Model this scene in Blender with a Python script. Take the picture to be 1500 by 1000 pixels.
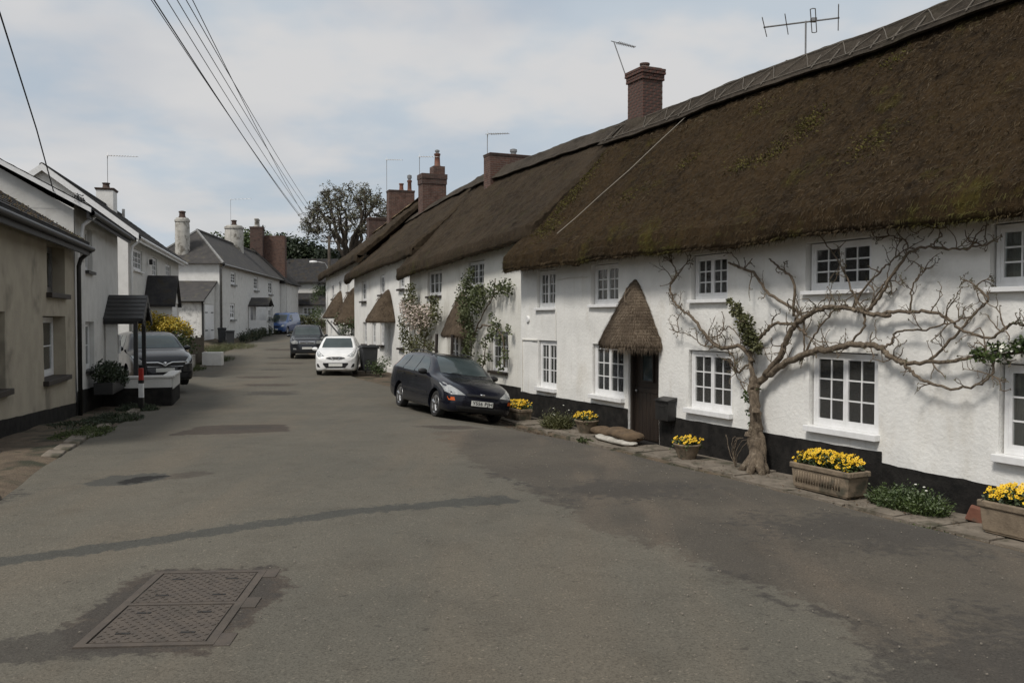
import bpy, bmesh, math, random
import numpy as np
from mathutils import Vector, Matrix, noise
from mathutils.bvhtree import BVHTree
random.seed(7)
R=math.radians
S=bpy.context.scene
for o in list(bpy.data.objects): bpy.data.objects.remove(o)
COL=S.collection
# ---------------------------------------------------------------- camera
cd=bpy.data.cameras.new('camera'); cam=bpy.data.objects.new('camera',cd); COL.objects.link(cam)
cam.location=(0,0,2.2); cam.rotation_euler=(R(90)-math.atan(34/1300),0,0)
cd.sensor_width=36; cd.lens=1300/1500*36; cd.clip_end=3000; cd.clip_start=.05
S.camera=cam
# ---------------------------------------------------------------- world, sun, exposure
SUN_EL=54; SUN_AZ=math.atan2(-.645,-.764)
W=bpy.data.worlds.new('World'); S.world=W; W.use_nodes=True
nt=W.node_tree; N=nt.nodes; L=nt.links; N.clear()
def wn(t,**k):
    n=N.new(t)
    for a,b in k.items(): setattr(n,a,b)
    return n
out=wn('ShaderNodeOutputWorld'); bg=wn('ShaderNodeBackground'); bg.inputs[1].default_value=.105
sky=wn('ShaderNodeTexSky'); sky.sky_type='NISHITA'; sky.sun_disc=False; sky.sun_elevation=R(SUN_EL); sky.sun_rotation=SUN_AZ
sky.air_density=1.0; sky.dust_density=2.5; sky.ozone_density=1.0
tc=wn('ShaderNodeTexCoord'); sp=wn('ShaderNodeSeparateXYZ'); L.new(tc.outputs['Generated'],sp.inputs[0])
mx=wn('ShaderNodeMath',operation='MAXIMUM'); L.new(sp.outputs[2],mx.inputs[0]); mx.inputs[1].default_value=0
ad=wn('ShaderNodeMath',operation='ADD'); L.new(mx.outputs[0],ad.inputs[0]); ad.inputs[1].default_value=.22
dx=wn('ShaderNodeMath',operation='DIVIDE'); dy=wn('ShaderNodeMath',operation='DIVIDE')
L.new(sp.outputs[0],dx.inputs[0]); L.new(ad.outputs[0],dx.inputs[1]); L.new(sp.outputs[1],dy.inputs[0]); L.new(ad.outputs[0],dy.inputs[1])
cb=wn('ShaderNodeCombineXYZ'); L.new(dx.outputs[0],cb.inputs[0]); L.new(dy.outputs[0],cb.inputs[1])
def wnoise(sc,det,rough,loc):
    mp=wn('ShaderNodeMapping'); mp.inputs[1].default_value=loc; L.new(cb.outputs[0],mp.inputs[0])
    n=wn('ShaderNodeTexNoise'); n.inputs['Scale'].default_value=sc; n.inputs['Detail'].default_value=det; n.inputs['Roughness'].default_value=rough
    L.new(mp.outputs[0],n.inputs['Vector']); return n
n1=wnoise(1.5,4,.5,(3.1,1.7,0)); n2=wnoise(2.4,4,.52,(9.3,4.4,2))
r1=wn('ShaderNodeMapRange',interpolation_type='SMOOTHSTEP'); r1.inputs[1].default_value=.36; r1.inputs[2].default_value=.60; r1.inputs[3].default_value=.80; r1.inputs[4].default_value=1
L.new(n1.outputs[0],r1.inputs[0])
cr=wn('ShaderNodeMix',data_type='RGBA'); cr.inputs[6].default_value=(4.9,5.5,6.1,1); cr.inputs[7].default_value=(6.2,6.2,6.25,1)
r2=wn('ShaderNodeMapRange',interpolation_type='SMOOTHSTEP'); r2.inputs[1].default_value=.38; r2.inputs[2].default_value=.60; L.new(n2.outputs[0],r2.inputs[0]); L.new(r2.outputs[0],cr.inputs[0])
mxs=wn('ShaderNodeMix',data_type='RGBA'); L.new(r1.outputs[0],mxs.inputs[0]); L.new(sky.outputs[0],mxs.inputs[6]); L.new(cr.outputs[2],mxs.inputs[7])
L.new(mxs.outputs[2],bg.inputs[0]); L.new(bg.outputs[0],out.inputs[0])
ld=bpy.data.lights.new('sun','SUN'); ld.energy=2.8; ld.angle=R(13); ld.color=(1,.95,.88)
sun=bpy.data.objects.new('sun',ld); COL.objects.link(sun); sun.location=(-25,-30,40)
_d=Vector((.645*math.cos(R(SUN_EL)),.764*math.cos(R(SUN_EL)),-math.sin(R(SUN_EL)))); sun.rotation_euler=_d.to_track_quat('-Z','Y').to_euler()
S.view_settings.view_transform='Standard'; S.view_settings.look='None'; S.view_settings.exposure=0; S.view_settings.gamma=1
S.view_settings.use_curve_mapping=False
S.cycles.max_bounces=6; S.cycles.diffuse_bounces=3; S.cycles.glossy_bounces=3; S.cycles.transparent_max_bounces=8; S.cycles.caustics_reflective=False; S.cycles.caustics_refractive=False
S.render.resolution_x=1024; S.render.resolution_y=682
# ---------------------------------------------------------------- object helpers
def tag(o,label=None,cat=None,group=None,kind=None):
    if label: o['label']=label
    if cat: o['category']=cat
    if group: o['group']=group
    if kind: o['kind']=kind
    return o
def empty(name,loc=(0,0,0),rz=0,label=None,cat=None,group=None,rot=None):
    o=bpy.data.objects.new(name,None); COL.objects.link(o); o.location=loc; o.empty_display_size=.2
    o.rotation_euler=rot if rot else (0,0,rz)
    return tag(o,label,cat,group)
def link(name,me,parent=None,loc=None,rot=None,scale=None):
    o=bpy.data.objects.new(name,me); COL.objects.link(o); o.parent=parent
    if loc is not None: o.location=loc
    if rot is not None: o.rotation_euler=rot
    if scale is not None: o.scale=scale
    return o
def fbm(p,s=1.0,o=3):
    return noise.fractal(Vector(p)*s,.9,2.0,o)
class MB:
    def __init__(s): s.v=[]; s.f=[]; s.m=[]
    def add(s,vs,fs,mi=0):
        b=len(s.v); s.v+=[tuple(v) for v in vs]; s.f+=[tuple(b+i for i in f) for f in fs]; s.m+=[mi]*len(fs); return s
    def box(s,c,d,mi=0,M=None,taper=1.0):
        x,y,z=d[0]/2,d[1]/2,d[2]/2; t=taper
        vs=[(-x,-y,-z),(x,-y,-z),(x,y,-z),(-x,y,-z),(-x*t,-y*t,z),(x*t,-y*t,z),(x*t,y*t,z),(-x*t,y*t,z)]
        vs=[Vector(v) for v in vs]
        if M is not None: vs=[M@v for v in vs]
        vs=[v+Vector(c) for v in vs]
        return s.add(vs,[(0,3,2,1),(4,5,6,7),(0,1,5,4),(1,2,6,5),(2,3,7,6),(3,0,4,7)],mi)
    def b2(s,x0,x1,y0,y1,z0,z1,mi=0): return s.box(((x0+x1)/2,(y0+y1)/2,(z0+z1)/2),(abs(x1-x0),abs(y1-y0),abs(z1-z0)),mi)
    def tube(s,pts,r,n=6,mi=0,cap=True):
        pts=[Vector(p) for p in pts]; k=len(pts)
        rr=r if isinstance(r,(list,tuple)) else [r]*k
        t0=(pts[1]-pts[0]).normalized(); u=t0.orthogonal().normalized(); vs=[];fs=[]
        for i in range(k):
            t=(pts[min(i+1,k-1)]-pts[max(i-1,0)])
            t=t.normalized() if t.length>1e-9 else t0
            u=(u-t*u.dot(t)); u=u.normalized() if u.length>1e-6 else t.orthogonal().normalized(); w=t.cross(u)
            for j in range(n):
                a=2*math.pi*j/n; vs.append(pts[i]+(u*math.cos(a)+w*math.sin(a))*rr[i])
        for i in range(k-1):
            for j in range(n):
                a=i*n+j; b=i*n+(j+1)%n; fs.append((a,b,b+n,a+n))
        if cap: fs.append(tuple(range(n-1,-1,-1))); fs.append(tuple((k-1)*n+j for j in range(n)))
        return s.add(vs,fs,mi)
    def lathe(s,prof,c=(0,0,0),n=24,mi=0,axis='z',a0=0,a1=2*math.pi):
        full=abs(a1-a0-2*math.pi)<1e-6; k=n if full else n+1; vs=[];fs=[]
        for (r,z) in prof:
            for j in range(k):
                a=a0+(a1-a0)*j/n; x,y=r*math.cos(a),r*math.sin(a)
                p=(x,y,z) if axis=='z' else ((z,x,y) if axis=='x' else (y,z,x))
                vs.append((p[0]+c[0],p[1]+c[1],p[2]+c[2]))
        for i in range(len(prof)-1):
            for j in range(n):
                a=i*k+j; b=i*k+((j+1)%k if full else j+1); fs.append((a,b,b+k,a+k))
        return s.add(vs,fs,mi)
    def prism(s,poly,y0,y1,mi=0,axis='y'):
        n=len(poly)
        def P(a,b,t): return {'y':(a,t,b),'x':(t,a,b),'z':(a,b,t)}[axis]
        vs=[P(a,b,y0) for a,b in poly]+[P(a,b,y1) for a,b in poly]
        fs=[tuple(range(n)),tuple(range(2*n-1,n-1,-1))]+[(i,i+n,(i+1)%n+n,(i+1)%n) for i in range(n)]
        return s.add(vs,fs,mi)
    def grid(s,P,mi=0,closeu=False,closev=False):
        nu=len(P); nv=len(P[0]); vs=[p for row in P for p in row]; fs=[]
        for i in range(nu if closeu else nu-1):
            for j in range(nv if closev else nv-1):
                a=i*nv+j; b=i*nv+(j+1)%nv; c=((i+1)%nu)*nv+(j+1)%nv; d=((i+1)%nu)*nv+j; fs.append((a,b,c,d))
        return s.add(vs,fs,mi)
    def mesh(s,name,mats,smooth=False,angle=None,fixn=False,bevel=0):
        me=bpy.data.meshes.new(name); me.from_pydata(s.v,[],s.f)
        mats=mats if isinstance(mats,(list,tuple)) else [mats]
        for m in mats: me.materials.append(m)
        if len(mats)>1: me.polygons.foreach_set('material_index',s.m)
        if fixn or bevel:
            bm=bmesh.new(); bm.from_mesh(me)
            if fixn: bmesh.ops.recalc_face_normals(bm,faces=bm.faces)
            if bevel: bmesh.ops.bevel(bm,geom=[e for e in bm.edges if len(e.link_faces)==2 and e.calc_face_angle(0)>.6],offset=bevel,segments=2,profile=.5,affect='EDGES')
            bm.to_mesh(me); bm.free()
        if smooth:
            me.polygons.foreach_set('use_smooth',[True]*len(me.polygons))
            if angle: me.set_sharp_from_angle(angle=R(angle))
        me.update(); return me
    def obj(s,name,mats,parent=None,loc=None,rot=None,**k):
        return link(name,s.mesh(name,mats,**k),parent,loc,rot)
# ---------------------------------------------------------------- material helpers
def nmat(name):
    m=bpy.data.materials.new(name); m.use_nodes=True; t=m.node_tree; b=t.nodes['Principled BSDF']; return m,t,b
def tex(t,kind,sc,det=4,rough=.55,coord='Object',scale=None,**k):
    c=t.nodes.new('ShaderNodeTexCoord'); v=c.outputs[coord]
    if scale:
        mp=t.nodes.new('ShaderNodeMapping'); mp.inputs[3].default_value=scale; t.links.new(v,mp.inputs[0]); v=mp.outputs[0]
    n=t.nodes.new(kind); t.links.new(v,n.inputs['Vector'])
    if 'Scale' in n.inputs: n.inputs['Scale'].default_value=sc
    if kind=='ShaderNodeTexNoise': n.inputs['Detail'].default_value=det; n.inputs['Roughness'].default_value=rough
    for a,b in k.items(): setattr(n,a,b)
    return n
def mrange(t,src,a,b,c=0,d=1):
    n=t.nodes.new('ShaderNodeMapRange'); n.interpolation_type='SMOOTHSTEP'
    for i,v in ((1,a),(2,b),(3,c),(4,d)): n.inputs[i].default_value=v
    t.links.new(src,n.inputs[0]); return n.outputs[0]
def cmix(t,fac,a,b,blend='MIX'):
    n=t.nodes.new('ShaderNodeMix'); n.data_type='RGBA'; n.blend_type=blend
    if isinstance(fac,(int,float)): n.inputs[0].default_value=fac
    else: t.links.new(fac,n.inputs[0])
    for i,c in ((6,a),(7,b)):
        if isinstance(c,(tuple,list)): n.inputs[i].default_value=(*c[:3],1)
        else: t.links.new(c,n.inputs[i])
    return n.outputs[2]
def bump(t,b,src,strength,dist,prev=None):
    n=t.nodes.new('ShaderNodeBump'); n.inputs['Strength'].default_value=strength; n.inputs['Distance'].default_value=dist
    t.links.new(src,n.inputs['Height'])
    if prev is not None: t.links.new(prev,n.inputs['Normal'])
    t.links.new(n.outputs[0],b.inputs['Normal']); return n.outputs[0]
def basic(name,c1,c2=None,sc=6,rough=.7,bs=0,bd=.01,bsc=40,metal=0,spec=.5,c3=None,sc3=1.2,f3=(.5,.7),scale=None,coat=0):
    """colour wanders between c1 and c2 with noise, c3 adds blotches; bs/bsc/bd fine relief"""
    m,t,b=nmat(name); b.inputs['Roughness'].default_value=rough; b.inputs['Metallic'].default_value=metal; b.inputs['Specular IOR Level'].default_value=spec
    if coat: b.inputs['Coat Weight'].default_value=coat; b.inputs['Coat Roughness'].default_value=.04
    if c2 is None: b.inputs['Base Color'].default_value=(*c1,1)
    else:
        n=tex(t,'ShaderNodeTexNoise',sc,3,.6,scale=scale); col=cmix(t,mrange(t,n.outputs[0],.3,.7),c1,c2)
        if c3 is not None:
            n3=tex(t,'ShaderNodeTexNoise',sc3,3,.6); col=cmix(t,mrange(t,n3.outputs[0],*f3),col,c3)
        t.links.new(col,b.inputs['Base Color'])
    if bs: bump(t,b,tex(t,'ShaderNodeTexNoise',bsc,2,.6,scale=scale).outputs[0],bs,bd)
    return m
M={}
M['white_paint']=basic('white_paint',(.80,.80,.80),(.72,.72,.71),8,.35,.15,.002,60)
M['black_paint']=basic('black_paint',(.012,.012,.012),(.022,.021,.02),9,.45,.2,.003,50)
M['plinth_black']=basic('plinth_black',(.012,.0115,.011),(.026,.024,.022),5,.8,.6,.012,28,spec=.15,c3=(.04,.036,.032),sc3=2.2,f3=(.62,.78))
M['dark_wood']=basic('dark_wood',(.016,.011,.008),(.03,.02,.014),6,.55,.4,.004,30,scale=(6,6,.6))
M['metal_grey']=basic('metal_grey',(.30,.30,.30),(.22,.21,.2),9,.45,metal=.8)
M['cable_black']=basic('cable_black',(.012,.012,.013),rough=.6)
M['cable_pale']=basic('cable_pale',(.33,.30,.25),rough=.7)
M['terracotta']=basic('terracotta',(.15,.06,.038),(.20,.085,.055),9,.8,.3,.005,40,c3=(.10,.07,.05),sc3=5)
M['stone_trough']=basic('stone_trough',(.23,.18,.125),(.15,.115,.08),7,.9,.6,.01,45,c3=(.07,.065,.045),sc3=3.5,f3=(.52,.72))
M['stone_kerb']=basic('stone_kerb',(.20,.17,.135),(.13,.11,.085),5,.9,.7,.015,30,c3=(.06,.055,.035),sc3=2.6,f3=(.5,.68))
M['soil']=basic('soil',(.03,.02,.013),(.05,.035,.022),20,1,.8,.02,50)
M['dirt']=basic('dirt',(.075,.055,.036),(.12,.09,.06),4,1,.8,.03,30,c3=(.03,.03,.015),sc3=1.5,f3=(.48,.62))
M['grass']=basic('grass',(.032,.046,.012),(.058,.076,.018),6,.8)
M['leaf']=basic('leaf',(.030,.052,.014),(.062,.09,.022),5,.55)
M['leaf_olive']=basic('leaf_olive',(.055,.06,.018),(.10,.10,.035),4,.6)
M['leaf_far']=basic('leaf_far',(.12,.11,.07),(.085,.088,.045),2,.7)
M['leaf_mid']=basic('leaf_mid',(.05,.066,.022),(.095,.11,.04),4,.6)
M['leaf_dark']=basic('leaf_dark',(.012,.022,.008),(.03,.045,.015),3,.6)
M['leaf_bud']=basic('leaf_bud',(.10,.085,.045),(.06,.065,.025),4,.7)
M['leaf_yellow']=basic('leaf_yellow',(.50,.34,.03),(.28,.24,.03),3,.6)
M['petal_yellow']=basic('petal_yellow',(.80,.55,.02),(.72,.42,.012),30,.6)
M['petal_pink']=basic('petal_pink',(.60,.52,.46),(.42,.33,.28),10,.6)
M['petal_white']=basic('petal_white',(.7,.7,.62),rough=.6)
M['petal_core']=basic('petal_core',(.16,.05,.01),rough=.7)
M['bark']=basic('bark',(.20,.155,.108),(.105,.079,.054),14,.9,1.0,.03,45,c3=(.30,.245,.18),sc3=11,f3=(.54,.74),scale=(2,2,.6))
M['bark_dark']=basic('bark_dark',(.045,.036,.028),(.075,.06,.045),5,.9)
M['sack']=basic('sack',(.14,.095,.055),(.085,.058,.035),7,.95,.7,.006,120)
M['sack_white']=basic('sack_white',(.5,.48,.43),(.33,.31,.27),7,.9,.5,.006,80)
M['slate']=basic('slate',(.026,.026,.028),(.044,.042,.041),3,.85,.5,.01,12,spec=.2,c3=(.045,.038,.028),sc3=2.5)
M['slate_brown']=basic('slate_brown',(.036,.034,.033),(.056,.051,.048),2.5,.9,.6,.012,12,c3=(.075,.068,.05),sc3=1.6,f3=(.55,.7))
M['lead']=basic('lead',(.16,.16,.16),(.24,.24,.23),5,.6)
M['fence']=basic('fence',(.07,.055,.038),(.11,.088,.06),3,.85,.4,.006,20,scale=(8,8,1))
M['plastic_bin']=basic('plastic_bin',(.03,.032,.035),(.04,.042,.045),4,.5)
M['iron']=basic('iron',(.070,.059,.050),(.092,.076,.062),8,.8,.4,.005,60,spec=.3,c3=(.066,.056,.046),sc3=3)
M['red_band']=basic('red_band',(.42,.03,.02),(.3,.03,.02),8,.5)
M['interior']=basic('interior',(.50,.46,.41),(.30,.27,.24),.8,.9)
M['curtain']=basic('curtain',(.42,.40,.37),(.33,.31,.28),5,.9)
M['chrome']=basic('chrome',(.62,.62,.62),rough=.18,metal=1)
M['alloy']=basic('alloy',(.45,.45,.46),(.36,.36,.36),5,.35,metal=.8)
M['rubber']=basic('rubber',(.015,.015,.015),(.03,.028,.026),9,.85)
M['trim_black']=basic('trim_black',(.012,.012,.013),rough=.5)
M['car_glass']=basic('car_glass',(.035,.048,.050),(.055,.07,.072),1.2,.05,spec=.5)
M['lamp_clear']=basic('lamp_clear',(.50,.51,.50),(.30,.31,.31),12,.12,metal=.3,spec=.8)
M['lamp_orange']=basic('lamp_orange',(.55,.10,.015),rough=.25)
M['lamp_red']=basic('lamp_red',(.35,.015,.012),rough=.2)
M['plate_white']=basic('plate_white',(.72,.72,.68),rough=.4)
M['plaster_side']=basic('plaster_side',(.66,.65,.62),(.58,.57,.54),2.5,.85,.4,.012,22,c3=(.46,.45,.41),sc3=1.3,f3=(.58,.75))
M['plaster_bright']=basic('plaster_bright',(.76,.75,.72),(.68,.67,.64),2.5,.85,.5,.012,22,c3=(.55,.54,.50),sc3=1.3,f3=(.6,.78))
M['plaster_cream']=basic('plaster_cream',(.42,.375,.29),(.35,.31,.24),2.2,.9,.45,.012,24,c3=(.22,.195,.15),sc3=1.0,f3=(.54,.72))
M['painted_brick']=basic('painted_brick',(.74,.73,.70),(.62,.61,.58),4,.85)
def m_glass():
    m,t,b=nmat('window_glass'); t.nodes.remove(b); o=t.nodes['Material Output']
    tr=t.nodes.new('ShaderNodeBsdfTransparent'); tr.inputs[0].default_value=(.82,.86,.84,1)
    gl=t.nodes.new('ShaderNodeBsdfGlossy'); gl.inputs[0].default_value=(.9,.9,.9,1); gl.inputs['Roughness'].default_value=.02
    fr=t.nodes.new('ShaderNodeFresnel'); fr.inputs[0].default_value=1.62
    df=t.nodes.new('ShaderNodeBsdfDiffuse'); df.inputs[0].default_value=(.5,.5,.48,1); m0=t.nodes.new('ShaderNodeMixShader'); m0.inputs[0].default_value=.085; t.links.new(tr.outputs[0],m0.inputs[1]); t.links.new(df.outputs[0],m0.inputs[2])
    mx=t.nodes.new('ShaderNodeMixShader'); t.links.new(fr.outputs[0],mx.inputs[0]); t.links.new(m0.outputs[0],mx.inputs[1]); t.links.new(gl.outputs[0],mx.inputs[2])
    nb=t.nodes.new('ShaderNodeBump'); nb.inputs['Strength'].default_value=.08; nb.inputs['Distance'].default_value=.02
    n=tex(t,'ShaderNodeTexNoise',3,2,.5); t.links.new(n.outputs[0],nb.inputs['Height']); t.links.new(nb.outputs[0],gl.inputs['Normal'])
    t.links.new(mx.outputs[0],o.inputs[0]); return m
M['glass']=m_glass()
def m_plaster(name,base,dirt):
    m,t,b=nmat(name); b.inputs['Roughness'].default_value=.85
    n=tex(t,'ShaderNodeTexNoise',1.6,6,.62); n2=tex(t,'ShaderNodeTexNoise',.7,6,.65,scale=(1.5,1.5,.7)); n3=tex(t,'ShaderNodeTexNoise',9,5,.6)
    col=cmix(t,mrange(t,n.outputs[0],.35,.72),base,tuple(c*.88 for c in base))
    col=cmix(t,mrange(t,n2.outputs[0],.52,.74,0,.65),col,dirt)
    col=cmix(t,mrange(t,n3.outputs[0],.60,.78,0,.35),col,tuple(c*.7 for c in base))
    st=tex(t,'ShaderNodeTexNoise',2.2,4,.65,scale=(3.2,3.2,.32)); col=cmix(t,mrange(t,st.outputs[0],.54,.78,0,.45),col,dirt)
    t.links.new(col,b.inputs['Base Color'])
    p=bump(t,b,tex(t,'ShaderNodeTexNoise',16,5,.6).outputs[0],.42,.024)
    bump(t,b,tex(t,'ShaderNodeTexNoise',75,4,.6).outputs[0],.25,.006,p); return m
M['plaster']=m_plaster('plaster',(.81,.80,.765),(.60,.565,.50))
M['plaster_stained']=m_plaster('plaster_stained',(.74,.725,.67),(.47,.44,.37))
def m_thatch(name,c1,c2,moss,mossamt,pale):
    m,t,b=nmat(name); b.inputs['Roughness'].default_value=.95; b.inputs['Specular IOR Level'].default_value=.15
    a=tex(t,'ShaderNodeTexNoise',7,6,.7); s=tex(t,'ShaderNodeTexNoise',26,5,.7,scale=(1,.16,.16)); g=tex(t,'ShaderNodeTexNoise',.55,6,.6); ms=tex(t,'ShaderNodeTexNoise',.9,8,.72); k=tex(t,'ShaderNodeTexNoise',2.6,6,.7)
    col=cmix(t,mrange(t,a.outputs[0],.32,.68),c1,c2)
    col=cmix(t,mrange(t,s.outputs[0],.50,.80,0,.5),col,pale)
    col=cmix(t,mrange(t,k.outputs[0],.46,.70,0,.8),col,tuple(c*.42 for c in c1))
    col=cmix(t,mrange(t,g.outputs[0],.42,.66,0,.5),col,tuple(c*1.25 for c in c2))
    col=cmix(t,mrange(t,ms.outputs[0],.56,.70,0,mossamt),col,moss)
    t.links.new(col,b.inputs['Base Color'])
    p=bump(t,b,s.outputs[0],.9,.05); p=bump(t,b,a.outputs[0],.8,.06,p); bump(t,b,tex(t,'ShaderNodeTexNoise',48,3,.7).outputs[0],.9,.03,p); return m
M['thatch_old']=m_thatch('thatch_old',(.025,.016,.0078),(.049,.031,.0138),(.072,.060,.009),.65,(.088,.063,.032))
M['thatch_brown']=m_thatch('thatch_brown',(.032,.023,.0145),(.056,.041,.026),(.052,.048,.014),.45,(.10,.078,.05))
M['thatch_grey']=m_thatch('thatch_grey',(.044,.036,.027),(.076,.063,.049),(.05,.045,.022),.45,(.12,.10,.078))
M['thatch_porch']=m_thatch('thatch_porch',(.062,.045,.030),(.115,.086,.060),(.05,.036,.022),.5,(.19,.15,.108))
M['straw']=basic('straw',(.085,.062,.036),(.15,.115,.07),2,.9)
M['straw_dark']=basic('straw_dark',(.040,.027,.013),(.076,.052,.025),1.5,.95,c3=(.07,.062,.011),sc3=.9,f3=(.54,.66))
M['straw_porch']=basic('straw_porch',(.085,.062,.042),(.20,.155,.11),3,.9)
M['hazel']=basic('hazel',(.13,.112,.09),(.08,.069,.055),5,.85)
def m_brick(name,c1,c2,mort,sc=1.0):
    m,t,b=nmat(name); b.inputs['Roughness'].default_value=.9
    c=t.nodes.new('ShaderNodeTexCoord'); s=t.nodes.new('ShaderNodeSeparateXYZ'); t.links.new(c.outputs['Object'],s.inputs[0])
    a=t.nodes.new('ShaderNodeMath'); a.operation='ADD'; t.links.new(s.outputs[0],a.inputs[0]); t.links.new(s.outputs[1],a.inputs[1])
    cb=t.nodes.new('ShaderNodeCombineXYZ'); t.links.new(a.outputs[0],cb.inputs[0]); t.links.new(s.outputs[2],cb.inputs[1])
    n=t.nodes.new('ShaderNodeTexBrick'); t.links.new(cb.outputs[0],n.inputs[0]); n.inputs['Scale'].default_value=1
    n.inputs['Brick Width'].default_value=.225*sc; n.inputs['Row Height'].default_value=.075*sc; n.inputs['Mortar Size'].default_value=.008
    n.inputs['Color1'].default_value=(*c1,1); n.inputs['Color2'].default_value=(*c2,1); n.inputs['Mortar'].default_value=(*mort,1)
    nn=tex(t,'ShaderNodeTexNoise',4,6,.65); col=cmix(t,mrange(t,nn.outputs[0],.45,.7,0,.7),n.outputs[0],tuple(x*.35 for x in c1))
    t.links.new(col,b.inputs['Base Color']); bump(t,b,n.outputs[1],-.4,.01); return m
M['brick_red']=m_brick('brick_red',(.12,.055,.038),(.08,.042,.032),(.14,.12,.1))
M['brick_dark']=m_brick('brick_dark',(.095,.048,.036),(.06,.036,.028),(.09,.08,.07))
M['brick_white']=m_brick('brick_white',(.74,.73,.70),(.70,.69,.66),(.60,.59,.56),1.6)
M['brick_piece']=basic('brick_piece',(.14,.062,.046),(.085,.045,.036),9,.9,.5,.006,60,c3=(.06,.045,.038),sc3=5,f3=(.5,.7))
M['mortar']=basic('mortar',(.14,.125,.105),(.09,.08,.07),9,.95,.5,.006,60)
M['chimney_render']=basic('chimney_render',(.50,.48,.44),(.36,.345,.31),3,.9,.5,.01,25,c3=(.17,.155,.13),sc3=2.0,f3=(.50,.66))
def m_asphalt():
    m,t,b=nmat('asphalt'); b.inputs['Roughness'].default_value=.88; b.inputs['Specular IOR Level'].default_value=.3
    n=tex(t,'ShaderNodeTexNoise',.42,4,.62); n2=tex(t,'ShaderNodeTexNoise',2.3,4,.68); f=tex(t,'ShaderNodeTexNoise',70,2,.75); s2=tex(t,'ShaderNodeTexNoise',.95,4,.6,scale=(1,.22,1)); w=tex(t,'ShaderNodeTexNoise',44,1,.5); e=tex(t,'ShaderNodeTexNoise',11,3,.7)
    ff=mrange(t,f.outputs[0],.42,.70); sp=mrange(t,w.outputs[0],.63,.74)
    def layer(c1,c2,c3,spk):
        col=cmix(t,mrange(t,n.outputs[0],.36,.64),c1,c2); col=cmix(t,mrange(t,s2.outputs[0],.46,.68,0,.8),col,c3)
        return col
    base=layer((.106,.098,.079),(.124,.113,.090),(.133,.115,.088),.17)
    rough=layer((.072,.063,.051),(.092,.080,.063),(.128,.103,.077),.26)
    def at(name): 
        q=t.nodes.new('ShaderNodeAttribute'); q.attribute_name=name; ad=t.nodes.new('ShaderNodeMath'); ad.operation='ADD'; t.links.new(q.outputs['Fac'],ad.inputs[0]); t.links.new(mrange(t,e.outputs[0],.25,.75,-.38,.38),ad.inputs[1]); return mrange(t,ad.outputs[0],.25,.68)
    col=cmix(t,at('rough'),base,rough)
    def scaled(name,c,amt):
        nonlocal col
        mu=t.nodes.new('ShaderNodeMath'); mu.operation='MULTIPLY'; t.links.new(at(name),mu.inputs[0]); mu.inputs[1].default_value=amt; col=cmix(t,mu.outputs[0],col,c)
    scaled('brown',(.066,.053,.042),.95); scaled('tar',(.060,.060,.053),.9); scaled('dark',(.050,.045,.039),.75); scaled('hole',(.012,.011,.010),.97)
    col=cmix(t,mrange(t,n2.outputs[0],.44,.76,0,.40),col,cmix(t,1.0,col,(.62,.60,.58),'MULTIPLY'))
    dk=t.nodes.new('ShaderNodeMath'); dk.operation='MULTIPLY'; t.links.new(ff,dk.inputs[0]); dk.inputs[1].default_value=.62
    col=cmix(t,dk.outputs[0],col,cmix(t,1.0,col,(.40,.39,.37),'MULTIPLY'))
    sk=t.nodes.new('ShaderNodeMath'); sk.operation='MULTIPLY'; t.links.new(sp,sk.inputs[0]); sk.inputs[1].default_value=.55
    col=cmix(t,sk.outputs[0],col,cmix(t,1.0,col,(1.9,1.85,1.8),'MULTIPLY'))
    t.links.new(col,b.inputs['Base Color']); pb=bump(t,b,f.outputs[0],.6,.008); bump(t,b,n2.outputs[0],.25,.03,pb); return m
M['asphalt']=m_asphalt()
M['hole']=basic('hole',(.012,.011,.01),(.022,.02,.018),12,.8,.6,.01,40)
def carpaint(name,c,metal=.0,rough=.28):
    return basic(name,c,tuple(min(1,x*1.12+.002) for x in c),3,rough,metal=metal,coat=.9 if max(c)>.05 else .45,spec=.5 if max(c)>.05 else .3)
# ---------------------------------------------------------------- terrain
def pchip(xs,ys):
    xs=np.array(xs,float); ys=np.array(ys,float); h=np.diff(xs); d=np.diff(ys)/h; m=np.zeros(len(xs))
    for i in range(1,len(xs)-1):
        if d[i-1]*d[i]>0: m[i]=2/(1/d[i-1]+1/d[i])
    m[0]=d[0]; m[-1]=d[-1]
    def f(x):
        x=min(max(x,xs[0]),xs[-1]); i=min(max(int(np.searchsorted(xs,x))-1,0),len(h)-1); t=(x-xs[i])/h[i]
        return float((2*t**3-3*t*t+1)*ys[i]+(t**3-2*t*t+t)*h[i]*m[i]+(-2*t**3+3*t*t)*ys[i+1]+(t**3-t*t)*h[i]*m[i+1])
    return f
gl=pchip([-60,0,6,13,18.7,23,40,48,60,80,110,400],[.45,.45,.45,.41,.12,.0,-.02,.03,.35,.95,2.0,4])
gr=pchip([-60,19,27,36,48,60,80,110,400],[-.30,-.30,-.12,-.02,.03,.35,.95,2,4])
def lin(pts):
    X=[p[0] for p in pts]; Yv=[p[1] for p in pts]
    return lambda t: float(np.interp(t,X,Yv))
xr_wall=lin([(-60,.224+.469*82.42),(22.5,.224-.469*.08),(22.7,.65),(32.9,-3.82),(43.5,-7.75),(58,-12.2),(70,-15.2),(95,-18),(400,-40)])
xl_road=lin([(-60,8),(-8,-1.2),(3,-3.4),(8.5,-4.94),(10.4,-5.55),(14.9,-6.78),(20.2,-8.5),(28.6,-10.9),(38.6,-13.6),(53,-17.2),(75,-20.6),(95,-23.5),(400,-60)])
def ss(a,b,x):
    t=min(max((x-a)/(b-a),0),1); return t*t*(3-2*t)
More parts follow.
